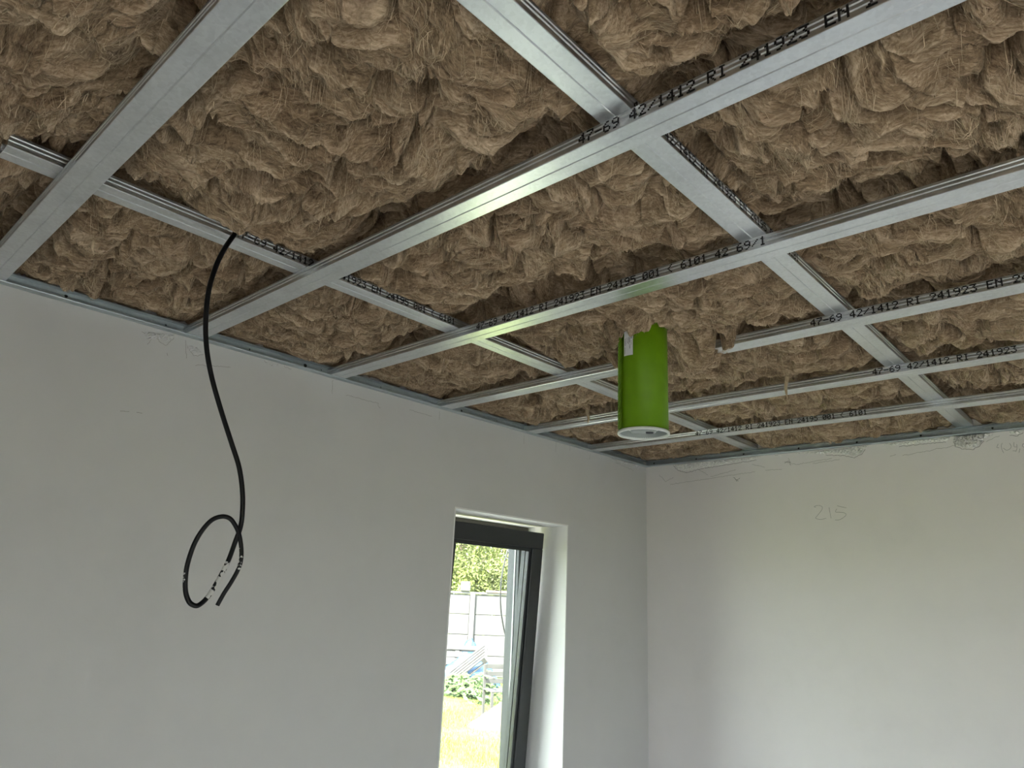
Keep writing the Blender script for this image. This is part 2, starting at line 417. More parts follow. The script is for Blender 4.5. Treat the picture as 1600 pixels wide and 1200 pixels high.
# wall tracks: U section, web against the wall
def track_section():
    w, h, r = .029, .030, .0
    return [(w, .0022), (w-.0015, 0), (.012, 0), (.0006, 0), (.0006, .010), (.0022, .0115), (.0022, .0175), (.0006, .019), (.0006, h), (.012, h), (w-.0015, h), (w, h-.0022)]
TS = track_section(); TSI = offset_poly(TS, -PT)
def track(name, p0, p1, label):
    o = profile_mesh(name, p0, p1, TS, TSI).build('wall_track', M_galvd)
    tag(o, label, 'metal track', 'perimeter wall tracks'); return o
tz = H - .0030
# side = (d.y,-d.x): for the window wall we need side = -y -> d = +x ; for the right wall side = -x -> d.y=-1
trk_w = track('wt', (XL+.002, -.0008, tz), (-.031, -.0008, tz), 'galvanised U-shaped wall track along the top of the window wall')
trk_r = track('rt', (-.0008, -.0015, tz), (-.0008, YB+.002, tz), 'galvanised U-shaped wall track along the top of the right wall')

screw_me = None
def screw(parent, p, n, s=1.0):
    global screw_me
    if screw_me is None:
        m = MB().lathe([(.0001, .0026), (.0022, .0024), (.0045, .0012), (.0050, 0), (.0001, 0)], n=12)
        m.box((-.003, -.0006, .0022), (.003, .0006, .0030)); m.box((-.0006, -.003, .0022), (.0006, .003, .0030))
        screw_me = bpy.data.meshes.new('screw'); screw_me.from_pydata(m.v, [], m.f); screw_me.materials.append(M_black)
    o = bpy.data.objects.new('screw', screw_me); col.objects.link(o); o.parent = parent
    o.matrix_local = Matrix.Translation(p) @ Vector(n).to_track_quat('Z', 'Y').to_matrix().to_4x4() @ Matrix.Scale(s, 4)
    return o
for px, py in ((1022, 724), (1088, 718), (1162, 710), (1248, 701.5), (1339, 692.5), (1439, 682), (1551, 670.5)):
    q = on_x(px, py, -.002); screw(trk_r, (-.0015, q[1], H+.0135), (-1, 0, 0), 1.15)
for px, s in ((103, 1.2), (259, .9), (390, .9), (477, 1.5), (502, .8), (595, .8), (609, .7), (721, 1.2), (776, .8)):
    y = 442 + (px)*(729-442)/1010. - 8
    q = on_y(px, y, -.002); screw(trk_w, (q[0], -.0015, H+.0135), (0, -1, 0), s)

# ------------------------------------------------------------------ dot-matrix printing on the profile sides
FONT = {'0':'01110100011001110101110011000101110','1':'00100011000010000100001000010001110','2':'01110100010000100010001000100011111',
 '3':'11111000100010000010000011000101110','4':'00010001100101010010111110001000010','5':'11111100001111000001000011000101110',
 '6':'00110010001000011110100011000101110','7':'11111000010001000100010000100001000','8':'01110100011000101110100011000101110',
 '9':'01110100011000101111000010001001100','/':'00000000010001000100010001000000000','-':'00000000000000011111000000000000000',
 'E':'11111100001000011110100001000011111','N':'10001110011010110011100011000110001','R':'11110100011000111110101001001010001',
 'I':'01110001000010000100001000010001110','C':'01110100011000010000100001000101110','D':'11100100101000110001100011001011100',
 '<':'00010001000100010000010000010000010',':':'00000011000110000000011000110000000',' ':'0'*35}
def dot_text(txt, h):
    """list of (u,v,w,hh) dots; v up from 0..h"""
    st = h/7; out = []; u = 0
    for ch in txt:
        g = FONT[ch]
        for r in range(7):
            for c in range(5):
                if g[r*5+c] == '1': out.append((u + c*st*.95, (6-r)*st))
        u += st*5.9
    return out, u, st
def print_on(parent, origin, du, nrm, txt, h, z0):
    dots, L, st = dot_text(txt, h); m = MB(); o = Vector(origin); du = Vector(du).normalized(); n = Vector(nrm)*.0004; z = Vector((0, 0, 1))
    for u, v in dots:
        q = o + du*u + z*(z0+v) + n; s = st*1.15
        m.add([q, q+du*s, q+du*s+z*s, q+z*s], [(0, 1, 2, 3)])
    o = m.build('printed_code', M_ink, parent, fix=False); o['kind'] = 'stuff'; return o
CODE = '47-69 42/1412 RI 241923 EN 24195 001 < 6101 '
for i, px in ((1, 905), (2, 745), (3, 1266), (4, 1363), (5, 1087)):
    # start of the code along the profile: where its left face passes this pixel column
    best = min(np.linspace(-.1, -2.4, 800), key=lambda y: abs((lambda d: 800+F*np.dot(d, c_r)/np.dot(d, fwd))(np.array([a_x(i, y)-PW/2, y, H+.013])-CAM) - px))
    txt = CODE if i != 2 else CODE + '42 69/1 '
    x0 = a_x(i, best)-PW/2; slope = AX[i][1]
    print_on(a_objs[i], (x0, best, H), (-slope, -1, 0), (-1, 0, 0), txt, .0200, .0040)
for j, x0, x1 in ((0, -2.75, -1.6), (1, -2.55, -1.0)):
    # camera-facing side of the cross profiles
    print_on(b_objs[j], (x0, b_y(j, x0)-PW/2, H+PH), (1, -BY[j][1], 0), (0, -1, 0), CODE, .0190, .0045)

# ------------------------------------------------------------------ mineral wool
# one continuous relief is computed over the ceiling, then cut into the batts that lie between the profiles
DXR = .0024
RX0, RX1, RY0, RY1 = -3.72, 0.0, -2.50, 0.0
nx = int((RX1-RX0)/DXR)+1; ny = int((RY1-RY0)/DXR)+1
gx = np.linspace(RX0, RX1, nx, dtype=np.float32); gy = np.linspace(RY0, RY1, ny, dtype=np.float32)
X, Y = np.meshgrid(gx, gy)                      # [ny,nx]
PERM = rng.permutation(512).astype(np.int32); PERM = np.concatenate([PERM, PERM])
GA = (rng.random(512)*2*np.pi).astype(np.float32); GX_, GY_ = np.cos(GA), np.sin(GA)
def perlin(x, y, seed=0):
    x = x + np.float32(37.13*seed); y = y + np.float32(17.71*seed)
    xi = np.floor(x).astype(np.int32); yi = np.floor(y).astype(np.int32)
    fx = x-xi; fy = y-yi
    ux = fx*fx*fx*(fx*(fx*6-15)+10); uy = fy*fy*fy*(fy*(fy*6-15)+10)
    def g(ix, iy, dx, dy):
        h = PERM[(PERM[ix & 511] + iy) & 511]
        return GX_[h]*dx + GY_[h]*dy
    a = g(xi, yi, fx, fy); b = g(xi+1, yi, fx-1, fy); c = g(xi, yi+1, fx, fy-1); d = g(xi+1, yi+1, fx-1, fy-1)
    return ((a+(b-a)*ux)*(1-uy) + (c+(d-c)*ux)*uy).astype(np.float32)*1.41
def sst(e0, e1, x):
    t = np.clip((x-e0)/(e1-e0), 0, 1); return t*t*(3-2*t)
def seg_dist(x, y, pts):
    best = np.full(x.shape, 9., np.float32)
    for (ax, ay), (bx, by) in zip(pts[:-1], pts[1:]):
        dx, dy = bx-ax, by-ay; t = np.clip(((x-ax)*dx+(y-ay)*dy)/(dx*dx+dy*dy), 0, 1)
        best = np.minimum(best, np.hypot(x-ax-t*dx, y-ay-t*dy))
    return best
# flow of the fibres
base_ang = -0.78 + .9*perlin(X/.55, Y/.55, 1) + np.where(X < -2.55, .9, 0)*perlin(X/.3, Y/.3, 2)
ang = (base_ang + 1.7*perlin(X/.13, Y/.13, 3) + .9*perlin(X/.055, Y/.055, 4)).astype(np.float32)
FXv, FYv = np.cos(ang), np.sin(ang)
def lic(noise, steps, step):
    """smear noise along the fibre flow"""
    acc = noise.copy(); wsum = 1.0
    jj, ii = np.meshgrid(np.arange(nx, dtype=np.float32), np.arange(ny, dtype=np.float32))
    for sgn in (1, -1):
        px, py = jj.copy(), ii.copy()
        for k in range(steps):
            ix = np.clip(px+.5, 0, nx-1).astype(np.int32); iy = np.clip(py+.5, 0, ny-1).astype(np.int32)
            lin = iy*nx + ix
            px += sgn*step*FXv.ravel()[lin]; py += sgn*step*FYv.ravel()[lin]
            ix = np.clip(px+.5, 0, nx-1).astype(np.int32); iy = np.clip(py+.5, 0, ny-1).astype(np.int32)
            w = 1 - (k+1)/(steps+1)
            acc += noise.ravel()[iy*nx+ix]*w; wsum += w
    return acc
def norm(a): a = a-a.mean(); return (a/a.std()).astype(np.float32)
white = rng.standard_normal((ny, nx)).astype(np.float32)
def blur(a, r):
    k = np.exp(-.5*(np.arange(-3*r, 3*r+1)/r)**2); k = (k/k.sum()).astype(np.float32); n3 = len(k)//2
    p = np.pad(a, ((n3, n3), (0, 0)), mode='wrap'); o = sum(k[i]*p[i:i+a.shape[0]] for i in range(len(k)))
    p = np.pad(o, ((0, 0), (n3, n3)), mode='wrap'); return sum(k[i]*p[:, i:i+a.shape[1]] for i in range(len(k)))
def box3(a):
    p = np.pad(a, 1, mode='edge'); return (p[:-2, 1:-1]+p[2:, 1:-1]+p[1:-1, :-2]+p[1:-1, 2:]+2*p[1:-1, 1:-1])/6
L_fine = norm(box3(lic(white, 12, 1.0)))
L_mid = norm(lic(norm(blur(white, 2)), 14, 1.6))
L_big = norm(blur(lic(norm(blur(white[::-1], 4)), 22, 2.4), 1))
L_rope = norm(blur(lic(norm(blur(white[:, ::-1], 7)), 20, 4.0), 2))

# billowing lumps in warped, stretched coordinates
wxp = X + .035*perlin(X/.12, Y/.12, 5) + .016*perlin(X/.05, Y/.05, 6)
wyp = Y + .035*perlin(X/.12, Y/.12, 7) + .016*perlin(X/.05, Y/.05, 8)
u_ = (wxp-wyp)*.7071; v_ = (wxp+wyp)*.7071
b1 = 1-2*np.abs(perlin(u_/.20, v_/.11, 9)); b2 = 1-2*np.abs(perlin(u_/.085, v_/.045, 10)); b3 = 1-2*np.abs(perlin(u_/.036, v_/.022, 12))
hol = perlin(wxp/.07, wyp/.05, 13)
low = perlin(X/.34, Y/.34, 14)
near = sst(-2.2, -3.1, X)                       # coarser, more torn wool towards the left end
D = .012*low + .008*b1 + (.0055+.006*near)*b2 + (.0018+.0025*near)*b3
crease = lambda L, p: np.minimum(np.abs(L), 1.3)**p              # rounded lumps with sharp creases between them
D += .020*(crease(L_rope, .55)-.75) + .0085*(crease(L_big, .6)-.7) + .0034*L_mid + .0013*L_fine
D -= .034*np.exp(-(L_rope/.13)**2)*sst(-.25, .35, perlin(X/.09, Y/.09, 17))     # deep narrow crevices between the folds
D -= .016*np.exp(-(L_big/.12)**2)*sst(-.1, .5, perlin(X/.06, Y/.06, 18))
D -= (.044+.014*near)*sst(.26, .50, hol)         # torn hollows
D -= .030*sst(.30, .55, perlin(u_/.16, v_/.06, 15))*sst(-.1, .3, perlin(X/.4, Y/.4, 16))
D *= 1.35
GUT = perlin(X/.16, Y/.16, 23)
# strands lying on the surface
def strand(pts, r, amp):
    global D
    d = seg_dist(X, Y, pts); D = D + amp*np.exp(-(d/r)**2)
strand([(-3.032, -1.166), (-2.95, -1.163), (-2.888, -1.172), (-2.80, -1.190), (-2.707, -1.217), (-2.62, -1.30)], .011, .017)
strand([(-2.36, -1.14), (-2.31, -1.115), (-2.277, -1.103), (-2.25, -1.12), (-2.227, -1.14)], .010, .016)
strand([(-2.13, -1.20), (-2.118, -1.17)], .016, .03)
for pts_ in ([(-1.80,-1.06),(-1.79,-1.045),(-1.775,-1.05),(-1.77,-1.065)], [(-1.835,-1.10),(-1.85,-1.09),(-1.845,-1.07),(-1.83,-1.068)], [(-1.83,-1.14),(-1.815,-1.155),(-1.80,-1.185)], [(-1.86,-1.05),(-1.835,-1.03),(-1.81,-1.035)]):
    strand(pts_, .0065, .022)
for q in range(70):                              # many small curls and ropes
    x0, y0 = random.uniform(-3.5, -.05), random.uniform(-2.3, -.05); a = -.78+random.gauss(0, .7); c = random.gauss(0, 9)
    pts = [(x0, y0)]
    for k in range(random.randint(5, 12)):
        a += c*.014; pts.append((pts[-1][0]+.014*math.cos(a), pts[-1][1]+.014*math.sin(a)))
    bx0, bx1 = min(p[0] for p in pts)-.05, max(p[0] for p in pts)+.05; by0, by1 = min(p[1] for p in pts)-.05, max(p[1] for p in pts)+.05
    i0, i1 = np.searchsorted(gx, (bx0, bx1)); j0, j1 = np.searchsorted(gy, (by0, by1))
    if i1 > i0 and j1 > j0:
        d = seg_dist(X[j0:j1, i0:i1], Y[j0:j1, i0:i1], pts); D[j0:j1, i0:i1] += random.uniform(.008, .017)*np.exp(-(d/random.uniform(.005, .010))**2)

def rast(A, x, y):
    """sample a raster at x,y, mirrored outside its extent"""
    xx = np.where(x < RX0, 2*RX0-x, x); yy = np.where(y < RY0, 2*RY0-y, y)
    i = np.clip(np.rint((xx-RX0)/DXR).astype(int), 0, nx-1); j = np.clip(np.rint((yy-RY0)/DXR).astype(int), 0, ny-1)
    return A[j, i]
ACUT = [XL+.01] + [None]*6 + [-.006]
DUCT = (-1.759, -1.124); DR = .0665
def wool_z(x, y):
    """height of the wool underside above the lower profile face"""
    d = rast(D, x, y)*(1-.6*np.exp(-((np.hypot(x-DUCT[0], y-DUCT[1])-DR)/.03)**2))
    dA = np.full(x.shape, 9.); dB = np.full(x.shape, 9.); dBs = np.full(x.shape, 9.)
    for i in range(6): dA = np.minimum(dA, np.abs(x-a_x(i, y)))
    for j in range(2): dB = np.minimum(dB, np.abs(y-b_y(j, x)))
    dW = np.minimum(-x, -y)
    edge = np.minimum(dA, dB)
    sag = np.exp(-(seg_dist(x, y, [(-1.545, -.99), (-1.545, -1.09), (-1.535, -1.20)])/.082)**2)
    gut = (.5+.9*rast(GUT, x, y))*(1-sst(.08, .4, sag))                    # how far the batt stays away from the steel
    z = .040 + .024*(1-sst(.03, .16, edge))*(1-sst(.08, .4, sag)) + .062*np.clip(gut, 0, 1.2)*(1-sst(.032, .085, edge)) - d
    # recess beside the cross profiles on the camera side and the torn gap beside the third long profile
    for j in range(2):
        s = b_y(j, x)-y; z = z + .020*np.exp(-((s-.045)/.03)**2)*(.6+.4*np.sign(d))
    gap = seg_dist(x, y, [(-2.085, -.86), (-2.085, -1.02), (-2.075, -1.27)]); clump = np.hypot(x+2.12, y+1.185)
    z = z + .13*np.exp(-(gap/.05)**2)*(1-.85*np.exp(-(clump/.03)**2))
    # sagging flap under the fourth long profile
    z = z - .030*np.exp(-(np.hypot(x+1.553, y+1.07)/.05)**2) - .078*sag - .3*sag*np.minimum(d, 0)
    # wool bunched round the top of the duct on its window side
    dd = np.hypot(x-DUCT[0], y-DUCT[1]); va = np.arctan2(y-DUCT[1], x-DUCT[0])
    bun = np.exp(-((dd-DR-.006)/.025)**2)*(.5+.5*np.cos(va-2.35)); z = z - .036*bun*(1+.6*np.sign(d)*np.minimum(1, np.abs(d)/.01))
    z = z - .018*np.exp(-((dd-DR)/.05)**2)
    kW = np.exp(-(dW/.075)**2); z = z*(1-kW) + (.037-.3*np.clip(d, -.02, .02))*kW     # pushed down onto the wall track
    # keep clear of the steel
    zm = np.maximum(np.maximum(.031 - 1.1*np.maximum(0, dA-.033), .060 - 1.1*np.maximum(0, dB-.035)), .034-1.1*np.maximum(0, dW-.033))
    zm = zm - .095*sst(.15, .6, sag)
    k = .006
    return np.where(z > zm+k, z, np.where(z < zm-k, zm+.10*np.clip(z-zm, -.03, 0)*0, zm + (z-zm+k)**2/(4*k)))
LX1 = .012*perlin(X/.045, Y/.045, 21); LY1_ = .012*perlin(X/.045, Y/.045, 22)
FIB = np.clip(.47 + .16*L_fine + .10*L_mid + .05*L_big, 0, 1).astype(np.float32)

def wool_cell(i, j, fx0, fx1, fy0, fy1, stride, label):
    """fx0.. are callables giving the cell borders (centre lines of the profiles)"""
    st = DXR*stride
    ym = (fy0(0)+fy1(0))/2; xm = (fx0(0)+fx1(0))/2
    x0, x1 = fx0(ym), fx1(ym); y1, y0 = fy0(xm), fy1(xm)
    nu = max(12, int((x1-x0)/st)); ylist = np.arange(y1, max(y0, -2.35), -st)
    if y0 < -2.35: ylist = np.concatenate([ylist, np.arange(ylist[-1]-.02, y0, -.02)])
    ylist = np.append(ylist, y0); nv = len(ylist)
    t = np.linspace(0, 1, nu+1)
    YY = np.repeat(ylist[:, None], nu+1, 1); XX = np.zeros_like(YY)
    XX = fx0(YY)*(1-t) + fx1(YY)*t
    s = (YY-y1)/(y0-y1)
    YY = fy0(XX)*(1-s) + fy1(XX)*s
    ZZ = wool_z(XX, YY); f = rast(FIB, XX, YY)
    em = np.minimum(np.minimum(t, 1-t)[None, :]*(x1-x0), np.minimum(s, 1-s)*(y1-y0))
    k = sst(.04, .07, em)
    bx = XX + rast(LX1, XX, YY)*k; by = YY + rast(LY1_, XX, YY)*k
    P = np.stack([bx, by, H+ZZ], -1).reshape(-1, 3)
    m, n = XX.shape; idx = np.arange(m*n).reshape(m, n)
    q = np.stack([idx[:-1, :-1], idx[:-1, 1:], idx[1:, 1:], idx[1:, :-1]], -1).reshape(-1, 4)
    # sides and back of the batt
    ring = np.concatenate([idx[0, :-1], idx[:-1, -1], idx[-1, :0:-1], idx[:0:-1, 0]])
    top = P[ring].copy(); top[:, 2] = H+.24
    nb = len(P); P = np.concatenate([P, top]); rr = np.arange(len(ring)); r2 = (rr+1) % len(ring)
    qs = np.stack([ring[rr], nb+rr, nb+r2, ring[r2]], -1)
    cx, cy_ = P[ring].mean(0)[:2]; P = np.concatenate([P, [[cx, cy_, H+.24]]]); cidx = len(P)-1
    tri = np.stack([nb+rr, np.full(len(rr), cidx), nb+r2], -1)
    me = bpy.data.meshes.new('wool_batt'); Q = np.concatenate([q, qs])
    me.vertices.add(len(P)); me.vertices.foreach_set('co', P.astype(np.float32).ravel())
    nl = len(Q)*4 + len(tri)*3; me.loops.add(nl); me.loops.foreach_set('vertex_index', np.concatenate([Q.ravel(), tri.ravel()]).astype(np.int32))
    me.polygons.add(len(Q)+len(tri))
    ls = np.concatenate([np.arange(len(Q))*4, len(Q)*4+np.arange(len(tri))*3]).astype(np.int32)
    me.polygons.foreach_set('loop_start', ls)
    me.polygons.foreach_set('use_smooth', np.ones(len(ls), bool))
    a = me.attributes.new('fibre', 'FLOAT', 'POINT')
    a.data.foreach_set('value', np.concatenate([f.ravel(), np.full(len(P)-f.size, .4)]).astype(np.float32))
    th = rast(ang, XX, YY).ravel()
    W = np.stack([np.abs(np.cos(th-math.pi*q/6))**14 for q in range(6)], -1)+1e-5; W /= W.sum(1)[:, None]
    W = np.concatenate([W, np.full((len(P)-len(W), 6), 1/6)])
    for hf in range(2):
        ca = me.attributes.new('dir%d' % hf, 'FLOAT_COLOR', 'POINT')
        ca.data.foreach_set('color', np.concatenate([W[:, hf*3:hf*3+3], np.ones((len(W), 1))], 1).astype(np.float32).ravel())
    me.update(calc_edges=True); me.validate()
    o = link('wool_batt', me, M_wool); tag(o, label, 'insulation', 'mineral wool batts in the ceiling bays')
    return o, (x0, x1, y0, y1)

def loose_fibres(parent, box, count, scale):
    """thin loose fibres following the flow over the surface of a batt"""
    x0, x1, y0, y1 = box; y0 = max(y0, -2.35)
    x = rng.uniform(x0+.03, x1-.03, count); y = rng.uniform(y0+.03, y1-.03, count)
    nseg = 6; L = rng.uniform(.012, .06, count)*scale; c = rng.normal(0, 20, count)
    a = rast(ang, x, y) + rng.normal(0, .5, count); wd = rng.uniform(.0002, .0006, count)*scale
    lift0 = rng.uniform(.0, .006, count); arch = rng.uniform(0, .006, count)
    V = np.zeros((count, nseg+1, 2, 3), np.float32)
    for k in range(nseg+1):
        t = k/nseg
        xx = np.clip(x, x0+.035, x1-.035); yy = np.clip(y, y0+.035, y1-.035)
        z = wool_z(xx, yy) - .0012 - lift0*t - arch*4*t*(1-t)
        w = wd*(1-.75*t); nx_, ny_ = -np.sin(a), np.cos(a)
        V[:, k, 0] = np.stack([xx+nx_*w, yy+ny_*w, H+z], -1); V[:, k, 1] = np.stack([xx-nx_*w, yy-ny_*w, H+z-.0004], -1)
        x = x + np.cos(a)*L/nseg; y = y + np.sin(a)*L/nseg; a = a + c*L/nseg
    P = V.reshape(-1, 3); base = (np.arange(count)*(nseg+1)*2)[:, None] + (np.arange(nseg)*2)[None]
    base = base.ravel(); Q = np.stack([base, base+1, base+3, base+2], -1)
    me = bpy.data.meshes.new('loose_fibres'); me.vertices.add(len(P)); me.vertices.foreach_set('co', P.ravel())
    me.loops.add(len(Q)*4); me.loops.foreach_set('vertex_index', Q.ravel().astype(np.int32))
    me.polygons.add(len(Q)); me.polygons.foreach_set('loop_start', (np.arange(len(Q))*4).astype(np.int32))
    me.update(calc_edges=True)
    o = link('loose_fibres', me, M_fibre, parent); o['kind'] = 'stuff'; return o

def fa(i): return lambda y: a_x(i, y)
def fb(j): return lambda x: b_y(j, x)
const = lambda c: (lambda v: c + 0*v)
XC = [const(XL+.01)] + [fa(i) for i in range(6)] + [const(-.004)]
YC = [const(-.004), fb(0), fb(1), const(YB+.01)]
COLN = ['left of the nearest long profile', 'in first bay right of nearest long profile', 'in bay just left of the duct bay',
        'in the green duct bay', 'in bay right of the duct bay', 'in second bay from right wall', 'in bay touching right wall']
ROWN = ['by window wall', 'between cross profiles', 'past second cross profile']
for i in range(7):
    for j in range(3):
        stride = [1.5, 1, 1, 1.2, 1.6, 1.9, 2][i]
        if j == 2: stride = [9, 1.1, 1.1, 1.2, 1.5, 1.8, 2][i]
        if j == 0: stride = [2, 1.2, 1.3, 1.5, 1.8, 2, 2][i]
        o, bx_ = wool_cell(i, j, XC[i], XC[i+1], YC[j], YC[j+1], stride,
                       'brown mineral wool %s, %s' % (COLN[i], ROWN[j]))
        if stride < 5:
            area = (bx_[1]-max(bx_[0], -3.5))*(bx_[3]-max(bx_[2], -2.3))
            loose_fibres(o, (max(bx_[0], -3.5), bx_[1], bx_[2], bx_[3]), int(6500*area/(stride**1.3)), .9+.25*stride)

# a few loose tufts that hang below the batts
def tuft(px, py0, py1, z0, r, label):
    a = Vector(on_z(px, py0, H+z0)); hdist = math.hypot(a.x-CAM[0], a.y-CAM[1]); d = ray(px+1, py1); b = Vector(CAM + d*(hdist/math.hypot(d[0], d[1])))
    pts = [a + Vector((0, 0, .03))] + [a.lerp(b, t) + Vector((.004*math.sin(t*5+px), .004*math.cos(t*4+px), 0)) for t in (0, .25, .5, .75, 1)]
    o = MB().tube(pts, [r*1.6, r*1.3, r, r*.8, r*.6, r*.15], 7).build('wool_tuft', M_fibre, None, True)
    tag(o, label, 'wool tuft', 'loose wool tufts')
tuft(1229, 592, 622, .030, .006, 'thin wool tuft hanging over the second profile from the right wall')
tuft(146, 366, 398, .045, .005, 'thin wool tuft hanging left of the black cable, near the window wall')
tuft(918, 646, 662, .030, .006, 'short wool tuft hanging just left of the green duct')

# ------------------------------------------------------------------ green vent duct
dz0 = H-.287
duct = empty('vent_duct', (DUCT[0], DUCT[1], dz0))
tag(duct, 'bright green cylindrical vent duct with white sticker hanging from the wool', 'duct')
cd = (DUCT[0], DUCT[1], dz0)
MB().lathe([(DR-.0015, .004), (DR, .004), (DR, .45), (DR-.0015, .45), (DR-.0015, .004)], cd, 72).build('green_sleeve', M_green, duct, True)
rim = MB().lathe([(DR-.0035, .012), (DR-.0035, -.001), (DR-.002, -.003), (DR+.0018, -.003), (DR+.0032, -.001), (DR+.0032, .003), (DR+.001, .005)], cd, 72).build('rim', M_rim2, duct, True)
MB().lathe([(DR-.0035, .002), (DR-.005, .06), (DR-.009, .062), (.0001, .062)], cd, 64).build('inner_pipe', M_rim, duct, True)
cap = MB().lathe([(.058, .060), (.050, .020), (.046, .014), (.020, .012), (.0001, .012)], cd, 48).build('end_plug', M_rim2, duct, True)
vd = Vector((CAM[0]-DUCT[0], CAM[1]-DUCT[1], 0)).normalized(); vs_ = Vector((-vd.y, vd.x, 0))      # towards camera, sideways (camera right = vs_*?)
Mr = Matrix(((vs_.x, vd.x, 0, cd[0]), (vs_.y, vd.y, 0, cd[1]), (0, 0, 1, cd[2]), (0, 0, 0, 1)))
MB().bevbox((-.034, -.009, .002), (.034, .009, .013), .004, Mr).build('plug_handle', M_rim, cap)
MB().bevbox((.006, -.004, .0005), (.026, .008, .004), .001, Mr).build('plug_clip', M_framei, cap)
# camera-right is rgt; work with angles around the axis: 0 = facing camera, + = towards camera right
def duct_pt(a, z, r=DR):
    v = vd*math.cos(a) + Vector(rgt)*math.sin(a); return (cd[0]+v.x*r, cd[1]+v.y*r, dz0+z)
def duct_patch(name, a0, a1, z0, z1, r, mat, parent, n=8):
    m = MB(); vs = []
    for k in range(n+1):
        a = a0+(a1-a0)*k/n
        vs += [duct_pt(a, z0, r), duct_pt(a, z1, r), duct_pt(a, z0, r-.0004), duct_pt(a, z1, r-.0004)]
    fs = []
    for k in range(n):
        b = 4*k; fs += [(b, b+4, b+5, b+1), (b+2, b+3, b+7, b+6), (b, b+2, b+6, b+4), (b+1, b+5, b+7, b+3)]
    fs += [(0, 1, 3, 2), (4*n, 4*n+2, 4*n+3, 4*n+1)]
    return m.add(vs, fs).build(name, mat, parent)
# welded seam with slanting ridges along the left edge
seam = duct_patch('seam', -1.55, -1.05, .006, .44, DR+.0005, M_green, duct, 6)
ridge_me = None
for k in range(44):
    z = .010 + k*.0098
    pts = [duct_pt(-1.52+.46*t, z+.011*t, DR+.0006) for t in (0, .33, .66, 1)]
    if ridge_me is None:
        m = MB().tube(pts, [.0024, .0028, .0020, .0005], 6); ridge_me = bpy.data.meshes.new('ridge')
        ridge_me.from_pydata(m.v, [], m.f); ridge_me.materials.append(M_green); zb = z
        ridge_me.polygons.foreach_set('use_smooth', [True]*len(ridge_me.polygons))
    o = bpy.data.objects.new('ridge', ridge_me); col.objects.link(o); o.parent = seam; o.location = (0, 0, z-zb)
la0, la1 = -.86, -.415
lab = duct_patch('sticker', la0, la1, .202, .272, DR+.0007, M_label, duct, 8)
pr = MB()
def lbl(u0, u1, v0, v1):
    """small printed patch on the sticker; u across 0..1, v down 0..1"""
    a0 = la0+(la1-la0)*u0; a1 = la0+(la1-la0)*u1; z1 = .272-.070*v0; z0 = .272-.070*v1; n = 2
    for k in range(n):
        b0 = a0+(a1-a0)*k/n; b1_ = a0+(a1-a0)*(k+1)/n
        pr.add([duct_pt(b0, z0, DR+.0009), duct_pt(b1_, z0, DR+.0009), duct_pt(b1_, z1, DR+.0009), duct_pt(b0, z1, DR+.0009)], [(0, 1, 2, 3)])
for q, (u, w_, v0, v1) in enumerate([(.10, .05, .32, .58), (.10, .05, .66, .93), (.20, .03, .30, .60), (.27, .03, .28, .55), (.42, .06, .28, .52), (.56, .06, .27, .56), (.66, .07, .26, .50), (.66, .07, .56, .74), (.82, .04, .40, .60)]):
    v = v0
    while v < v1:                                   # rows of tiny letters running down the sticker
        l = random.uniform(.012, .03); lbl(u, u+w_, v, min(v+l, v1)); v += l+random.uniform(.006, .015)
lbl(.78, .86, .20, .235); lbl(.88, .93, .22, .30); lbl(.80, .90, .30, .335); lbl(.775, .81, .24, .29)      # round arrow logo
pr.build('sticker_print', M_print, lab, fix=False)

# ------------------------------------------------------------------ hanging black cable with a loop
ent = on_z(369, 362, H+.05); hd = Vector((ent[0]-CAM[0], ent[1]-CAM[1], 0)); hdl = hd.length; hdn = hd.normalized()
path = [(376, 348, 0), (369, 362, 0), (350, 390, -.02), (336, 420, -.03), (326, 455, -.035), (321.5, 500, -.03), (323, 545, -.025), (331, 590, -.02), (345, 640, -.015), (361, 690, -.01),
        (373.5, 730, -.005), (379, 770, 0), (378.5, 804, .004), (375, 826, .008), (367, 848, .012), (358, 873, .012), (348, 894, .010), (335.5, 916, .006), (324, 933.5, .0), (313, 944, -.006),
        (305, 946.5, -.010), (296, 941, -.014), (290.5, 927, -.018), (289.5, 910, -.022), (291.5, 889, -.026), (296.5, 869, -.03), (305.5, 846, -.033), (318, 826, -.036), (332, 812, -.037),
        (347, 807, -.036), (359, 810, -.034), (367, 820, -.030), (373.5, 835, -.026), (377, 856, -.024), (376.5, 875, -.022), (371.5, 891, -.020), (361, 910, -.018), (350, 927, -.016), (339.5, 946, -.014)]
ctrl = []
for px, py, dp in path:
    d = ray(px, py); t = (hdl+dp-.045)/(d[0]*hdn.x + d[1]*hdn.y); ctrl.append(Vector(CAM + d*t))
def catmull(P, n=6):
    out = []
    for i in range(len(P)-1):
        a, b, c, d = P[max(i-1, 0)], P[i], P[i+1], P[min(i+2, len(P)-1)]
        for k in range(n):
            t = k/n; out.append(.5*((2*b) + (c-a)*t + (2*a-5*b+4*c-d)*t*t + (3*b-a-3*c+d)*t**3))
    out.append(P[-1]); return out
cpts = catmull(ctrl, 8)
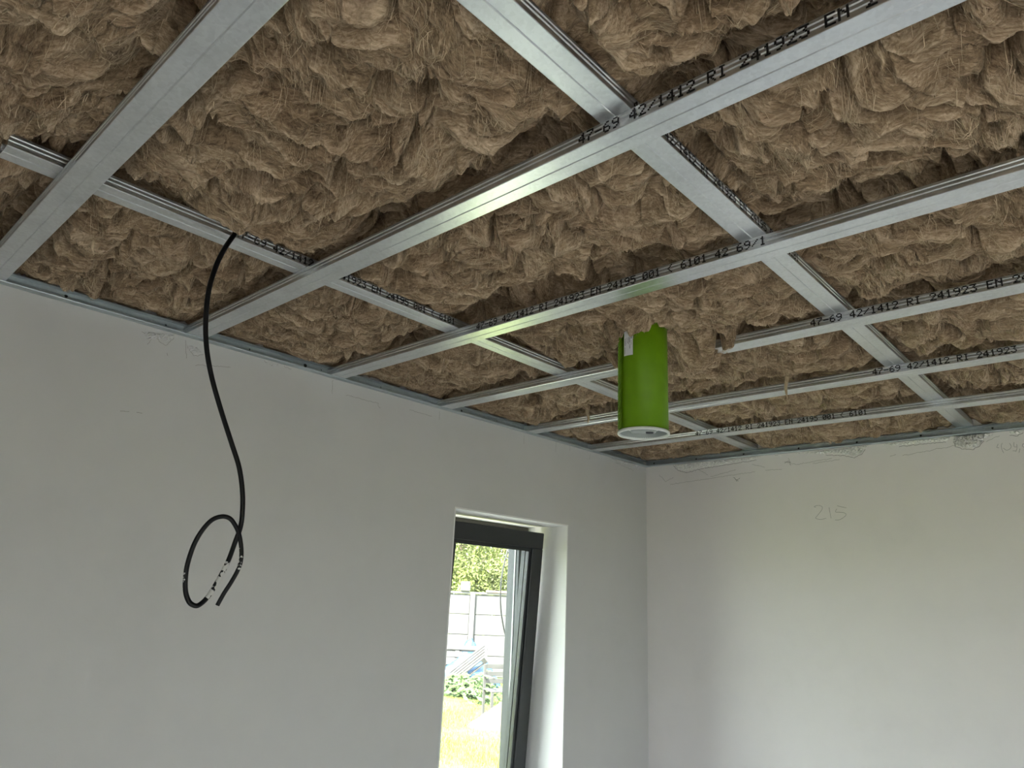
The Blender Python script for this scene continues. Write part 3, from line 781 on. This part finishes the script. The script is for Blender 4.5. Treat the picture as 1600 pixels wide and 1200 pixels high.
def mat_cable():
    m, nt, p, out = new_mat('black_cable'); p.inputs['Roughness'].default_value = .38; p.inputs['Specular IOR Level'].default_value = .22
    at = N(nt, 'ShaderNodeAttribute'); at.attribute_name = 'paint'
    tc = N(nt, 'ShaderNodeTexCoord'); no = N(nt, 'ShaderNodeTexNoise', Scale=130.0, Detail=3.0); nt.links.new(tc.outputs['Object'], no.inputs['Vector'])
    ad = N(nt, 'ShaderNodeMath', operation='ADD'); nt.links.new(at.outputs['Fac'], ad.inputs[0]); nt.links.new(no.outputs[0], ad.inputs[1])
    r = ramp(nt, ad.outputs[0], [(.95, (.005, .005, .006)), (.98, (.62, .62, .60))]); nt.links.new(r.outputs[0], p.inputs['Base Color']); return m
NS = 12
cab = MB().tube(cpts, list(np.linspace(.0054, .0042, len(cpts))), NS).build('power_cable', mat_cable(), None, True, fix=False)
tag(cab, 'black cable hanging from the wool, ending in a paint-splashed loop', 'cable')
pa = np.zeros(len(cab.data.vertices), np.float32)
for k in range(len(cpts)):
    s = k/8
    # dried paint smears along the loop: (start, end, strength)
    for a, b, w in ((15.2, 18.2, .55), (33.0, 34.9, .5), (22.4, 24.0, .40), (10.2, 10.5, .42), (31.3, 31.6, .4), (5.0, 5.15, .4)):
        if a <= s <= b:
            for q in range(NS):
                side = .5+.5*math.cos(2*math.pi*q/NS + a*2.1)
                pa[k*NS+q] = max(pa[k*NS+q], w*(.55+.45*side))
at_ = cab.data.attributes.new('paint', 'FLOAT', 'POINT'); at_.data.foreach_set('value', pa)

# ------------------------------------------------------------------ marks, cracks, painted edge shade and rough plaster on the walls
def stroke(m, pts, w, axis):
    """flat ribbon along pts lying on a wall plane; axis 'x' = right wall, 'y' = window wall"""
    n = Vector((-1, 0, 0)) if axis == 'x' else Vector((0, -1, 0))
    pts = [Vector(p)+n*.0005 for p in pts]; vs = []
    for i, p in enumerate(pts):
        t = (pts[min(i+1, len(pts)-1)]-pts[max(i-1, 0)]).normalized(); s = t.cross(n)*w*.5
        vs += [p+s, p-s]
    m.add(vs, [(2*i, 2*i+1, 2*i+3, 2*i+2) for i in range(len(pts)-1)])
def px_pts(pp, axis, smooth=5):
    q = [Vector(on_x(a, b, 0) if axis == 'x' else on_y(a, b, 0)) for a, b in pp]
    return catmull(q, smooth) if smooth > 1 else q
k_ = 150/1600; P215 = lambda L: [(1230+a*k_, 760+b*k_) for a, b in L]
for nm, lines in (('pencil_number', [P215([(480, 345), (452, 342), (480, 322), (545, 320), (588, 350), (565, 410), (500, 490), (475, 530), (540, 550), (600, 545), (650, 530)]),
                     P215([(698, 352), (715, 440), (732, 530)]), P215([(832, 322), (900, 340), (985, 358)]),
                     P215([(828, 372), (805, 425), (870, 430), (950, 440), (982, 475), (930, 525), (860, 558), (800, 558)])]),):
    m = MB()
    for L in lines: stroke(m, px_pts(L, 'x'), .0016, 'x')
    m.build(nm, M_pencil, wall_right, fix=False)
k2 = 120/1600; P4 = lambda L: [(1480+a*k2, 640+b*k2) for a, b in L]
m = MB()
for L in ([(1062, 715), (1035, 790), (1080, 795)], [(1150, 700), (1128, 745), (1140, 830), (1180, 905)], [(1170, 800), (1230, 845), (1300, 825), (1335, 770), (1300, 700)],
          [(1390, 680), (1392, 770), (1455, 775)], [(1450, 720), (1455, 800), (1432, 875)], [(1365, 855), (1432, 865)], [(1520, 810), (1495, 900)],
          [(1575, 715), (1640, 712)], [(1575, 715), (1570, 770), (1630, 790), (1600, 840)]):
    stroke(m, px_pts(P4(L), 'x', 3), .0014, 'x')
m.build('pencil_number', M_pencil, wall_right, fix=False)
def crack_or_edge_shade(lines, axis, w=.0016, par=None):
    for L in lines:
        q = px_pts(L, axis, 1); out = []
        for a, b in zip(q[:-1], q[1:]):
            n = max(2, int((b-a).length/.006))
            for k in range(n):
                jit = Vector((0, random.gauss(0, .0012), random.gauss(0, .0012))) if axis == 'x' else Vector((random.gauss(0, .0012), 0, random.gauss(0, .0012)))
                out.append(a.lerp(b, k/n)+jit)
        out.append(q[-1]); m = MB(); stroke(m, out, w, axis); m.build('crack_or_edge_shade', M_crack, par, fix=False)
crack_or_edge_shade([[(1048, 757), (1100, 749), (1180, 737)], [(1110, 745), (1150, 734)], [(1196, 735), (1222, 733)], [(1230, 722), (1245, 726), (1300, 716)], [(1270, 724), (1312, 718)],
       [(1030, 742), (1040, 752), (1052, 746)], [(1148, 748), (1152, 753)], [(1175, 726), (1195, 730)], [(1390, 713), (1400, 710)], [(1225, 722), (1236, 723), (1232, 716)], [(1090, 733), (1106, 742)],
       [(1410, 712), (1500, 695)], [(1540, 690), (1562, 681)]], 'x', .0012, wall_right)
crack_or_edge_shade([[(222, 518), (236, 530), (230, 538)], [(244, 528), (258, 540), (272, 528)], [(290, 532), (291, 560)], [(292, 540), (302, 556), (318, 554)], [(260, 552), (262, 556)],
       [(412, 564), (424, 571), (435, 570)], [(443, 572), (455, 577)], [(520, 594), (519, 615)], [(687, 642), (686, 656)], [(819, 680), (818, 694)], [(869, 686), (868, 706)], [(891, 690), (890, 704)], [(922, 708), (921, 718)],
       [(540, 617), (592, 631)], [(640, 640), (675, 651)], [(188, 642), (202, 643)], [(213, 644), (222, 646)], [(590, 632), (594, 638)], [(306, 570), (360, 574)], [(955, 717), (968, 726), (985, 728)], [(960, 722), (990, 735)]], 'y', .0012, wall_window)

M_edge_shade_crack = mat_simple('edge_shade_and_crack', (.22, .21, .19), .9, var=.4, scale=120)  # dark lines painting shade under the plaster patches, plus short cracks
M_crack, M_keep = M_edge_shade_crack, M_crack
crack_or_edge_shade([[(1052, 728), (1060, 735), (1072, 739), (1090, 734), (1104, 731), (1120, 729), (1150, 724), (1182, 719)], [(1290, 711), (1318, 712), (1335, 715), (1347, 710), (1352, 702)],
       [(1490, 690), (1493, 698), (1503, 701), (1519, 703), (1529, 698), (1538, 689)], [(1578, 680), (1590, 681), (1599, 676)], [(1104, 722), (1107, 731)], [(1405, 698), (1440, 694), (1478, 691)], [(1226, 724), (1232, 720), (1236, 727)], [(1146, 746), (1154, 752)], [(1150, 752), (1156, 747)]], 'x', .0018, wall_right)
M_crack = M_keep
def patch(poly, axis, depth, parent, rough=1.0, name='plaster_patch'):
    pm = M_rough if axis == 'x' else M_wallw
    """raised rough plaster: polygon (pixels) filled with a jittered, displaced grid"""
    q = px_pts(poly, axis, 1); ai = 1 if axis == 'x' else 0
    P2 = [(p[ai], p[2]) for p in q]
    a0, a1 = min(p[0] for p in P2), max(p[0] for p in P2); b0, b1_ = min(p[1] for p in P2), max(p[1] for p in P2); st = .0045
    def inside(x, y):
        c = False
        for (x1, y1), (x2, y2) in zip(P2, P2[1:]+P2[:1]):
            if (y1 > y) != (y2 > y) and x < (x2-x1)*(y-y1)/(y2-y1)+x1: c = not c
        return c
    def edge(x, y):
        return min(((lambda t: math.hypot(x-ax-t*(bx-ax), y-ay-t*(by-ay)))(max(0, min(1, ((x-ax)*(bx-ax)+(y-ay)*(by-ay))/((bx-ax)**2+(by-ay)**2+1e-12))))) for (ax, ay), (bx, by) in zip(P2, P2[1:]+P2[:1]))
    na, nb = int((a1-a0)/st)+2, int((b1_-b0)/st)+2; idx = {}; m = MB()
    for i in range(na):
        for j in range(nb):
            x, y = a0+i*st, b0+j*st
            x += random.uniform(-.3, .3)*st; y += random.uniform(-.3, .3)*st
            if inside(x, y):
                e = min(1, edge(x, y)/.008)
                h = 1.8*depth*e*(.55 + rough*(.35*math.sin(x*420+y*300+3*math.sin(y*90)) + random.uniform(-.35, .45)))
                h = max(.0004, h); idx[i, j] = len(m.v)
                m.v.append((-h, x, y) if axis == 'x' else (x, -h, y))
    for (i, j) in list(idx):
        if all(k in idx for k in ((i+1, j), (i, j+1), (i+1, j+1))):
            f = (idx[i, j], idx[i+1, j], idx[i+1, j+1], idx[i, j+1]); m.f.append(f)
    if m.f: return m.build(name, pm, parent)
patch([(1052, 726), (1100, 721), (1150, 717), (1200, 711), (1180, 718), (1150, 723), (1120, 728), (1090, 733), (1070, 737), (1058, 733)], 'x', .005, wall_right)
patch([(1200, 712), (1290, 703), (1370, 694), (1350, 702), (1346, 709), (1335, 714), (1318, 711), (1290, 710), (1250, 709), (1215, 714)], 'x', .006, wall_right)
patch([(1372, 694), (1480, 682), (1490, 684), (1478, 690), (1440, 693), (1405, 697), (1380, 697)], 'x', .004, wall_right)
patch([(1489, 681), (1540, 676), (1556, 679), (1537, 688), (1528, 698), (1519, 702), (1503, 700), (1493, 697), (1490, 690)], 'x', .014, wall_right, 1.2)
patch([(1572, 675), (1600, 671), (1640, 667), (1640, 673), (1598, 675), (1590, 680), (1578, 679)], 'x', .008, wall_right, 1.2)
patch([(225, 517), (275, 522), (272, 529), (262, 536), (256, 532), (240, 530), (232, 536), (226, 527)], 'y', .003, wall_window)
patch([(291, 537), (312, 543), (318, 553), (305, 556), (294, 549)], 'y', .003, wall_window)
patch([(412, 563), (436, 569), (432, 573), (420, 571)], 'y', .003, wall_window)
patch([(950, 713), (1004, 728), (998, 733), (975, 729), (958, 722)], 'y', .003, wall_window)

# ------------------------------------------------------------------ garden seen through the window
GZ = -.15
def grid_ground():
    m = MB(); xs = list(np.linspace(-45, -8, 8)) + list(np.linspace(-6, 24, 61)) + list(np.linspace(27, 55, 8))
    ys = list(np.linspace(-45, -8, 8)) + list(np.linspace(-6, 24, 61)) + list(np.linspace(27, 60, 8))
    xs = np.array(xs); ys = np.array(ys); XX, YY = np.meshgrid(xs, ys)
    ZZ = GZ + .035*perlin(XX.astype(np.float32)/1.7, YY.astype(np.float32)/1.7, 31) + .02*perlin(XX.astype(np.float32)/.8, YY.astype(np.float32)/.8, 32)
    m.v = [(float(a), float(b), float(c)) for a, b, c in zip(XX.ravel(), YY.ravel(), ZZ.ravel())]
    w = len(xs); m.f = [(j*w+i, j*w+i+1, (j+1)*w+i+1, (j+1)*w+i) for j in range(len(ys)-1) for i in range(w-1)
                        if not (xs[i] > XL-.4 and xs[i+1] < .35 and ys[j] > YB-.4 and ys[j+1] < TH+.05)]
    o = m.build('lawn_ground', M_grass, None, True, fix=False); tag(o, kind='structure'); return o
grid_ground()
yard = MB().box((-14, -14, GZ-.1), (8, YB-.3, -.03)).build('floor_bounce_yard', mat_simple('bounce_yard_gravel', (.09, .085, .078), .9, var=.2, scale=5, bump=.3, dist=.01)); tag(yard, kind='structure')  # unseen yard, added and toned for the light it bounces indoors
yard2 = MB().box((-14, YB-.3, GZ-.1), (XL-.3, 3, -.03)).build('floor_bounce_yard_left', yard.data.materials[0]); tag(yard2, kind='structure')
path = MB().box((-14, TH, GZ-.1), (6, TH+1.7, GZ+.05)).build('floor_bounce_strip', mat_simple('bounce_paving', (.24, .245, .215), .85, var=.1, scale=4)); tag(path, kind='structure')  # unseen strip, added to bounce sun onto the lintel and right wall
ev = Vector((*ray(740, 940)[:2], 0)).normalized(); eu = Vector((ev.y, -ev.x, 0))        # away from the house, to the right
C0 = Vector((CAM[0], CAM[1], 0))
def ground_at(px, py): q = on_z(px, py, GZ); return Vector((q[0], q[1], GZ))
def at_depth(px, py, dist):
    d = ray(px, py); t = dist/(d[0]*ev.x+d[1]*ev.y); return Vector(CAM + d*t)
def frame_m(o, right, fwd_): 
    r = Vector(right).normalized(); f = Vector(fwd_).normalized(); u = r.cross(f)
    return Matrix(((r.x, f.x, u.x, o[0]), (r.y, f.y, u.y, o[1]), (r.z, f.z, u.z, o[2]), (0, 0, 0, 1)))

# grass tufts on the part of the lawn in view (uncountable)
cnt = 22000
dist = rng.uniform(5.5, 19.5, cnt); off = rng.uniform(-.062, .055, cnt)*dist*1.25
bx_, by_ = C0.x + ev.x*dist + eu.x*off, C0.y + ev.y*dist + eu.y*off
m = MB(); hh = rng.uniform(.025, .075, cnt); aa = rng.uniform(0, 6.28, cnt); le = rng.uniform(-.03, .03, (cnt, 2))
V = np.zeros((cnt, 3, 3)); w_ = .006
V[:, 0] = np.stack([bx_-np.cos(aa)*w_, by_-np.sin(aa)*w_, np.full(cnt, GZ-.03)], -1); V[:, 1] = np.stack([bx_+np.cos(aa)*w_, by_+np.sin(aa)*w_, np.full(cnt, GZ-.03)], -1)
V[:, 2] = np.stack([bx_+le[:, 0], by_+le[:, 1], GZ+hh], -1)
me = bpy.data.meshes.new('lawn_grass'); me.from_pydata(V.reshape(-1, 3).tolist(), [], np.arange(cnt*3).reshape(-1, 3).tolist())
tag(link('lawn_grass', me, M_blade), 'short bright green sunlit grass outside the window', 'grass', kind='stuff')

# precast concrete fence
FD = 20.0
fo = C0 + ev*FD; fo.z = GZ
fence = empty('concrete_fence', fo); tag(fence, 'pale precast concrete panel fence at the end of the garden', 'fence')
up0 = (at_depth(735, 1000, FD) - fo).dot(eu)
Mf = frame_m(fo, eu, ev)
def fbox(name, a, b, mat, par, r=.008):
    return MB().bevbox(a, b, r, Mf).build(name, mat, par)
post_us = [up0 + 2.05*k for k in range(-3, 4)]
for u in post_us:
    fbox('post', (u-.065, -.10, -.1), (u+.065, .06, 2.10), M_fpost, fence)
for u in post_us[:-1]:
    for k in range(4):
        fbox('panel', (u+.065, -.03, .02+k*.505), (u+1.985, .02, .02+k*.505+.497), M_fence, fence, .012)
    fbox('coping', (u+.02, -.06, 2.045), (u+2.03, .06, 2.10), M_fpost, fence)
cp_ = at_depth(727, 925, FD); cq = Mf.inverted() @ cp_
o = fbox('stone_block', (cq.x-.13, -.1, 2.101), (cq.x+.13, .1, 2.36), M_fpost, None, .03); tag(o, 'small white block standing on top of the concrete fence', 'block')
cq = Mf.inverted() @ at_depth(777, 927, FD)
o = fbox('roof_tile_row', (cq.x-.30, -.09, 2.101), (cq.x+.30, .09, 2.155), M_brickred, None, .012); tag(o, 'reddish flat tile lying on the fence coping', 'tile')

# trees beyond the fence
leaf_rng = np.random.default_rng(5)
def tree(px, dist, hgt, rad, label, mat, n=17000, ls=.075):
    b = at_depth(px, 935, dist); b.z = GZ
    t = empty('leafy_tree', b); tag(t, label, 'tree', 'trees beyond the fence')
    pts = [b + Vector((.15*math.sin(k*1.3), .15*math.cos(k*1.7), hgt*.75*k/5)) for k in range(6)]
    MB().tube(pts, [.22, .19, .16, .12, .08, .04], 8).build('trunk', M_bark, t, True)
    br = MB()
    for k in range(9):
        a = k*2.4; s = pts[1].lerp(pts[5], .25+.07*k); e = s + Vector((math.cos(a)*rad*.7, math.sin(a)*rad*.7, hgt*.16)); br.tube([s, s.lerp(e, .5)+Vector((0, 0, .15)), e], [.06, .04, .015], 5)
    br.build('branches', M_bark, t)
    # leaves in clumps
    nc = 46; cc = leaf_rng.normal(0, 1, (nc, 3)); cc /= np.linalg.norm(cc, axis=1)[:, None]; cc *= leaf_rng.uniform(.35, 1, (nc, 1))
    cc = cc*np.array([rad, rad, hgt*.42]) + np.array([0, 0, hgt*.52])
    ci = leaf_rng.integers(0, nc, n); P = cc[ci] + leaf_rng.normal(0, 1, (n, 3))*rad*.17
    A = leaf_rng.normal(0, 1, (n, 3)); A /= np.linalg.norm(A, axis=1)[:, None]; Bv = np.cross(A, leaf_rng.normal(0, 1, (n, 3))); Bv /= np.linalg.norm(Bv, axis=1)[:, None]
    s = leaf_rng.uniform(.6, 1.2, (n, 1))*ls; P += np.array(b)
    V = np.stack([P-A*s, P+Bv*s*.42, P+A*s, P-Bv*s*.42], 1).reshape(-1, 3)
    me = bpy.data.meshes.new('foliage'); me.from_pydata(V.tolist(), [], np.arange(n*4).reshape(-1, 4).tolist())
    o = link('foliage', me, mat, t); o['kind'] = 'stuff'
tree(722, 27, 8.5, 2.6, 'light green leafy tree just left of centre behind the fence', M_leaf1)
tree(775, 30, 9.5, 2.8, 'yellow-green leafy tree behind the fence beside the window post', M_leaf1)
tree(748, 36, 11, 3.4, 'taller darker green tree farthest behind the fence', M_leaf2)

def bush(px, dist, hgt, rad, label):
    b = at_depth(px, 935, dist); b.z = GZ; t = empty('leafy_bush', b); tag(t, label, 'bush', 'bushes behind the fence'); n = 9000
    P = leaf_rng.normal(0, 1, (n, 3)); P /= np.linalg.norm(P, axis=1)[:, None]; P *= leaf_rng.uniform(.6, 1, (n, 1))*(1+.15*np.sin(P[:, :1]*7)*np.cos(P[:, 1:2]*6))
    P = P*np.array([rad, rad, hgt*.5]) + np.array([0, 0, hgt*.5]) + np.array(b); P[:, 2] = np.maximum(P[:, 2], GZ+.02)
    A = leaf_rng.normal(0, 1, (n, 3)); A /= np.linalg.norm(A, axis=1)[:, None]; Bv = np.cross(A, leaf_rng.normal(0, 1, (n, 3))); Bv /= np.linalg.norm(Bv, axis=1)[:, None]
    s = leaf_rng.uniform(.6, 1.2, (n, 1))*.07
    V = np.stack([P-A*s, P+Bv*s*.42, P+A*s, P-Bv*s*.42], 1).reshape(-1, 3)
    me = bpy.data.meshes.new('foliage'); me.from_pydata(V.tolist(), [], np.arange(n*4).reshape(-1, 4).tolist())
    o = link('foliage', me, M_leaf1, t); o['kind'] = 'stuff'
    st = MB()
    for k in range(7): st.tube([b+Vector((.1*math.cos(k*.9), .1*math.sin(k*.9), 0)), b+Vector((rad*.6*math.cos(k*.9), rad*.6*math.sin(k*.9), hgt*.7))], [.03, .012], 6)
    o = st.build('stems', M_bark, t); o['kind'] = 'stuff'
bush(716, 23.0, 3.3, 1.15, 'round light green bush rising behind the fence at the left pane edge')
bush(780, 23.4, 3.2, 1.25, 'round light green bush rising behind the fence near the right pane edge')

# pallets, tarpaulin, chair, sand, weeds
def slat_box(par, name, a, b, M, mat=M_wood, r=.004): return MB().bevbox(a, b, r, M).build(name, mat, par)
def pallet(M, label, loc):
    p = empty('wooden_pallet', loc); tag(p, label, 'pallet', 'wooden pallets in the garden')
    for k in range(5): slat_box(p, 'slat', (-.6, -.4+k*.175, .11), (.6, -.4+k*.175+.1, .132), M)
    for k in range(3): slat_box(p, 'bearer', (-.6+k*.55, -.4, .022), (-.5+k*.55, .4, .11), M)
    for k in range(3): slat_box(p, 'bottom_slat', (-.6, -.4+k*.35, 0), (.6, -.3+k*.35, .022), M)
    return p
g1 = at_depth(712, 1060, 18.6); g1.z = GZ
M1 = frame_m(g1 + Vector((0, 0, .42)), eu, Vector((0, 0, 1))*.94 + ev*.34)
pallet(M1, 'weathered pallet standing upright against the fence behind the blue tarpaulin', g1)
g2 = at_depth(728, 1070, 17.4); g2.z = GZ+.12
rr = (eu*.75 + Vector((0, 0, 1))*.62 - ev*.2).normalized(); ff = (ev*.85 + Vector((0, 0, 1))*.35 + eu*.1); ff = (ff - rr*ff.dot(rr)).normalized()
pallet(frame_m(g2 + Vector((0, 0, .25)), rr, ff), 'weathered pallet leaning at a slant on the blue tarpaulin in the grass', g2)
def tarp(c, ru, rv, hgt, label, seed):
    m = MB(); n = 26
    for j in range(n+1):
        for i in range(n+1):
            u, v = i/n*2-1, j/n*2-1; r2 = max(abs(u), abs(v)) 
            z = hgt*max(0, 1-r2**2.2) + .10*float(perlin(np.array([u*2.2]), np.array([v*2.2]), seed)[0]) + .05*float(perlin(np.array([u*6.]), np.array([v*6.]), seed+1)[0])
            q = c + eu*u*ru + ev*v*rv + Vector((0, 0, max(0, z)+.012)); m.v.append(tuple(q))
    m.f = [(j*(n+1)+i, j*(n+1)+i+1, (j+1)*(n+1)+i+1, (j+1)*(n+1)+i) for j in range(n) for i in range(n)]
    o = m.build('tarpaulin', M_tarp, None, True); sm = o.modifiers.new('thickness', 'SOLIDIFY'); sm.thickness = .006
    tag(o, label, 'tarpaulin', 'blue tarpaulins in the garden')
c = at_depth(732, 1060, 18.2); c.z = GZ; tarp(c, .75, .55, .62, 'crumpled blue tarpaulin heap beside the leaning pallet', 41)
c = at_depth(733, 1040, 19.2); c.z = GZ; tarp(c, .30, .28, .95, 'narrow blue tarpaulin bundle standing against the fence behind the heap', 44)
# wooden chair frame
gc = at_depth(781, 1098, 13.4); gc.z = GZ
ch = empty('garden_chair', gc); tag(ch, 'old wooden slatted garden chair beside the sand heap', 'chair')
Mc = frame_m(gc, eu*.9+ev*.3, ev*.9-eu*.3)
for a in ((-.24, -.22), (.20, -.22)): slat_box(ch, 'leg', (a[0], a[1], 0), (a[0]+.045, a[1]+.045, .45), Mc)
for a in ((-.24, .2), (.20, .2)): slat_box(ch, 'leg', (a[0], a[1], 0), (a[0]+.045, a[1]+.045, .86), Mc)
for k in range(4): slat_box(ch, 'seat_slat', (-.24, -.22+k*.115, .45), (.245, -.22+k*.115+.09, .472), Mc)
for z in (.55, .67, .79): slat_box(ch, 'back_slat', (-.195, .205, z), (.20, .225, z+.075), Mc)
for s in (-.24, .20): slat_box(ch, 'armrest', (s, -.24, .66), (s+.05, .2, .69), Mc)
# sand heap
cs = at_depth(783, 1104, 12.6); cs.z = GZ
m = MB(); n = 30
for j in range(n+1):
    for i in range(n+1):
        u, v = i/n*2-1, j/n*2-1; r = math.hypot(u, v)
        z = .40*max(0, 1-r)**.9 + .03*float(perlin(np.array([u*5.]), np.array([v*5.]), 51)[0])*(r < 1)
        m.v.append(tuple(cs + eu*u*.55 + ev*v*.55 + Vector((0, 0, max(-.02, z - .02)))))
m.f = [(j*(n+1)+i, j*(n+1)+i+1, (j+1)*(n+1)+i+1, (j+1)*(n+1)+i) for j in range(n) for i in range(n)]
tag(m.build('sand_heap', M_sand, None, True), 'small pale sand heap at the edge of the lawn', 'sand heap')
# weeds in front of the pallets
def weed(px, dist, hgt, n, label):
    b = at_depth(px, 1080, dist); b.z = GZ; m = MB(); st = MB()
    t = empty('leafy_weed', b); tag(t, label, 'weed', 'weeds at the edge of the lawn')
    for k in range(n):
        a = random.uniform(0, 6.28); r = abs(random.gauss(0, .22)); z = random.uniform(.05, 1)*hgt*(1-.5*min(1, r/.5))
        p = b + Vector((math.cos(a)*r, math.sin(a)*r, z)); d = Vector((random.gauss(0, 1), random.gauss(0, 1), random.gauss(.2, .6))).normalized(); s = d.orthogonal().normalized()
        L = random.uniform(.05, .11); m.add([p-d*L, p+s*L*.35, p+d*L, p-s*L*.35], [(0, 1, 2, 3)])
    for k in range(10):
        a = random.uniform(0, 6.28); r = random.uniform(.02, .25); st.tube([b+Vector((math.cos(a)*r*.4, math.sin(a)*r*.4, 0)), b+Vector((math.cos(a)*r, math.sin(a)*r, hgt*.8))], [.006, .003], 5)
    f = m.build('foliage', M_weed, t, fix=False); f['kind'] = 'stuff'
    f = st.build('stems', M_weed, t); f['kind'] = 'stuff'
for px, d_, h_, lb in ((705, 16.3, .42, 'leafy green weed clump in front of the leaning pallet, leftmost'), (723, 16.0, .48, 'leafy green weed clump in the middle, in front of the leaning pallet'),
                       (742, 15.8, .45, 'leafy green weed clump at the right end of the leaning pallet'), (759, 15.2, .62, 'tall green weed clump between the leaning pallet and the garden chair')):
    weed(px, d_, h_, 260, lb)
# cable hanging down outside the window
oc = [Vector((-.15, TH+.008, H+.25)), Vector((-.22, .5, H-.05))] + [Vector(on_y(a, b, .62)) for a, b in ((806, 842), (795, 856), (788, 880), (783.5, 905), (782, 930), (783, 955), (786.5, 978), (790, 992), (798, 1012), (812, 1030))]
oc += [Vector((oc[-1].x+.25, .5, oc[-1].z-.1)), Vector((oc[-1].x+.5, TH+.008, oc[-1].z-.12))]
o = MB().tube(catmull(oc, 5), .0042, 8).build('outdoor_cable', M_black, None, True); tag(o, 'thin dark cable curving down outside the window pane', 'cable')
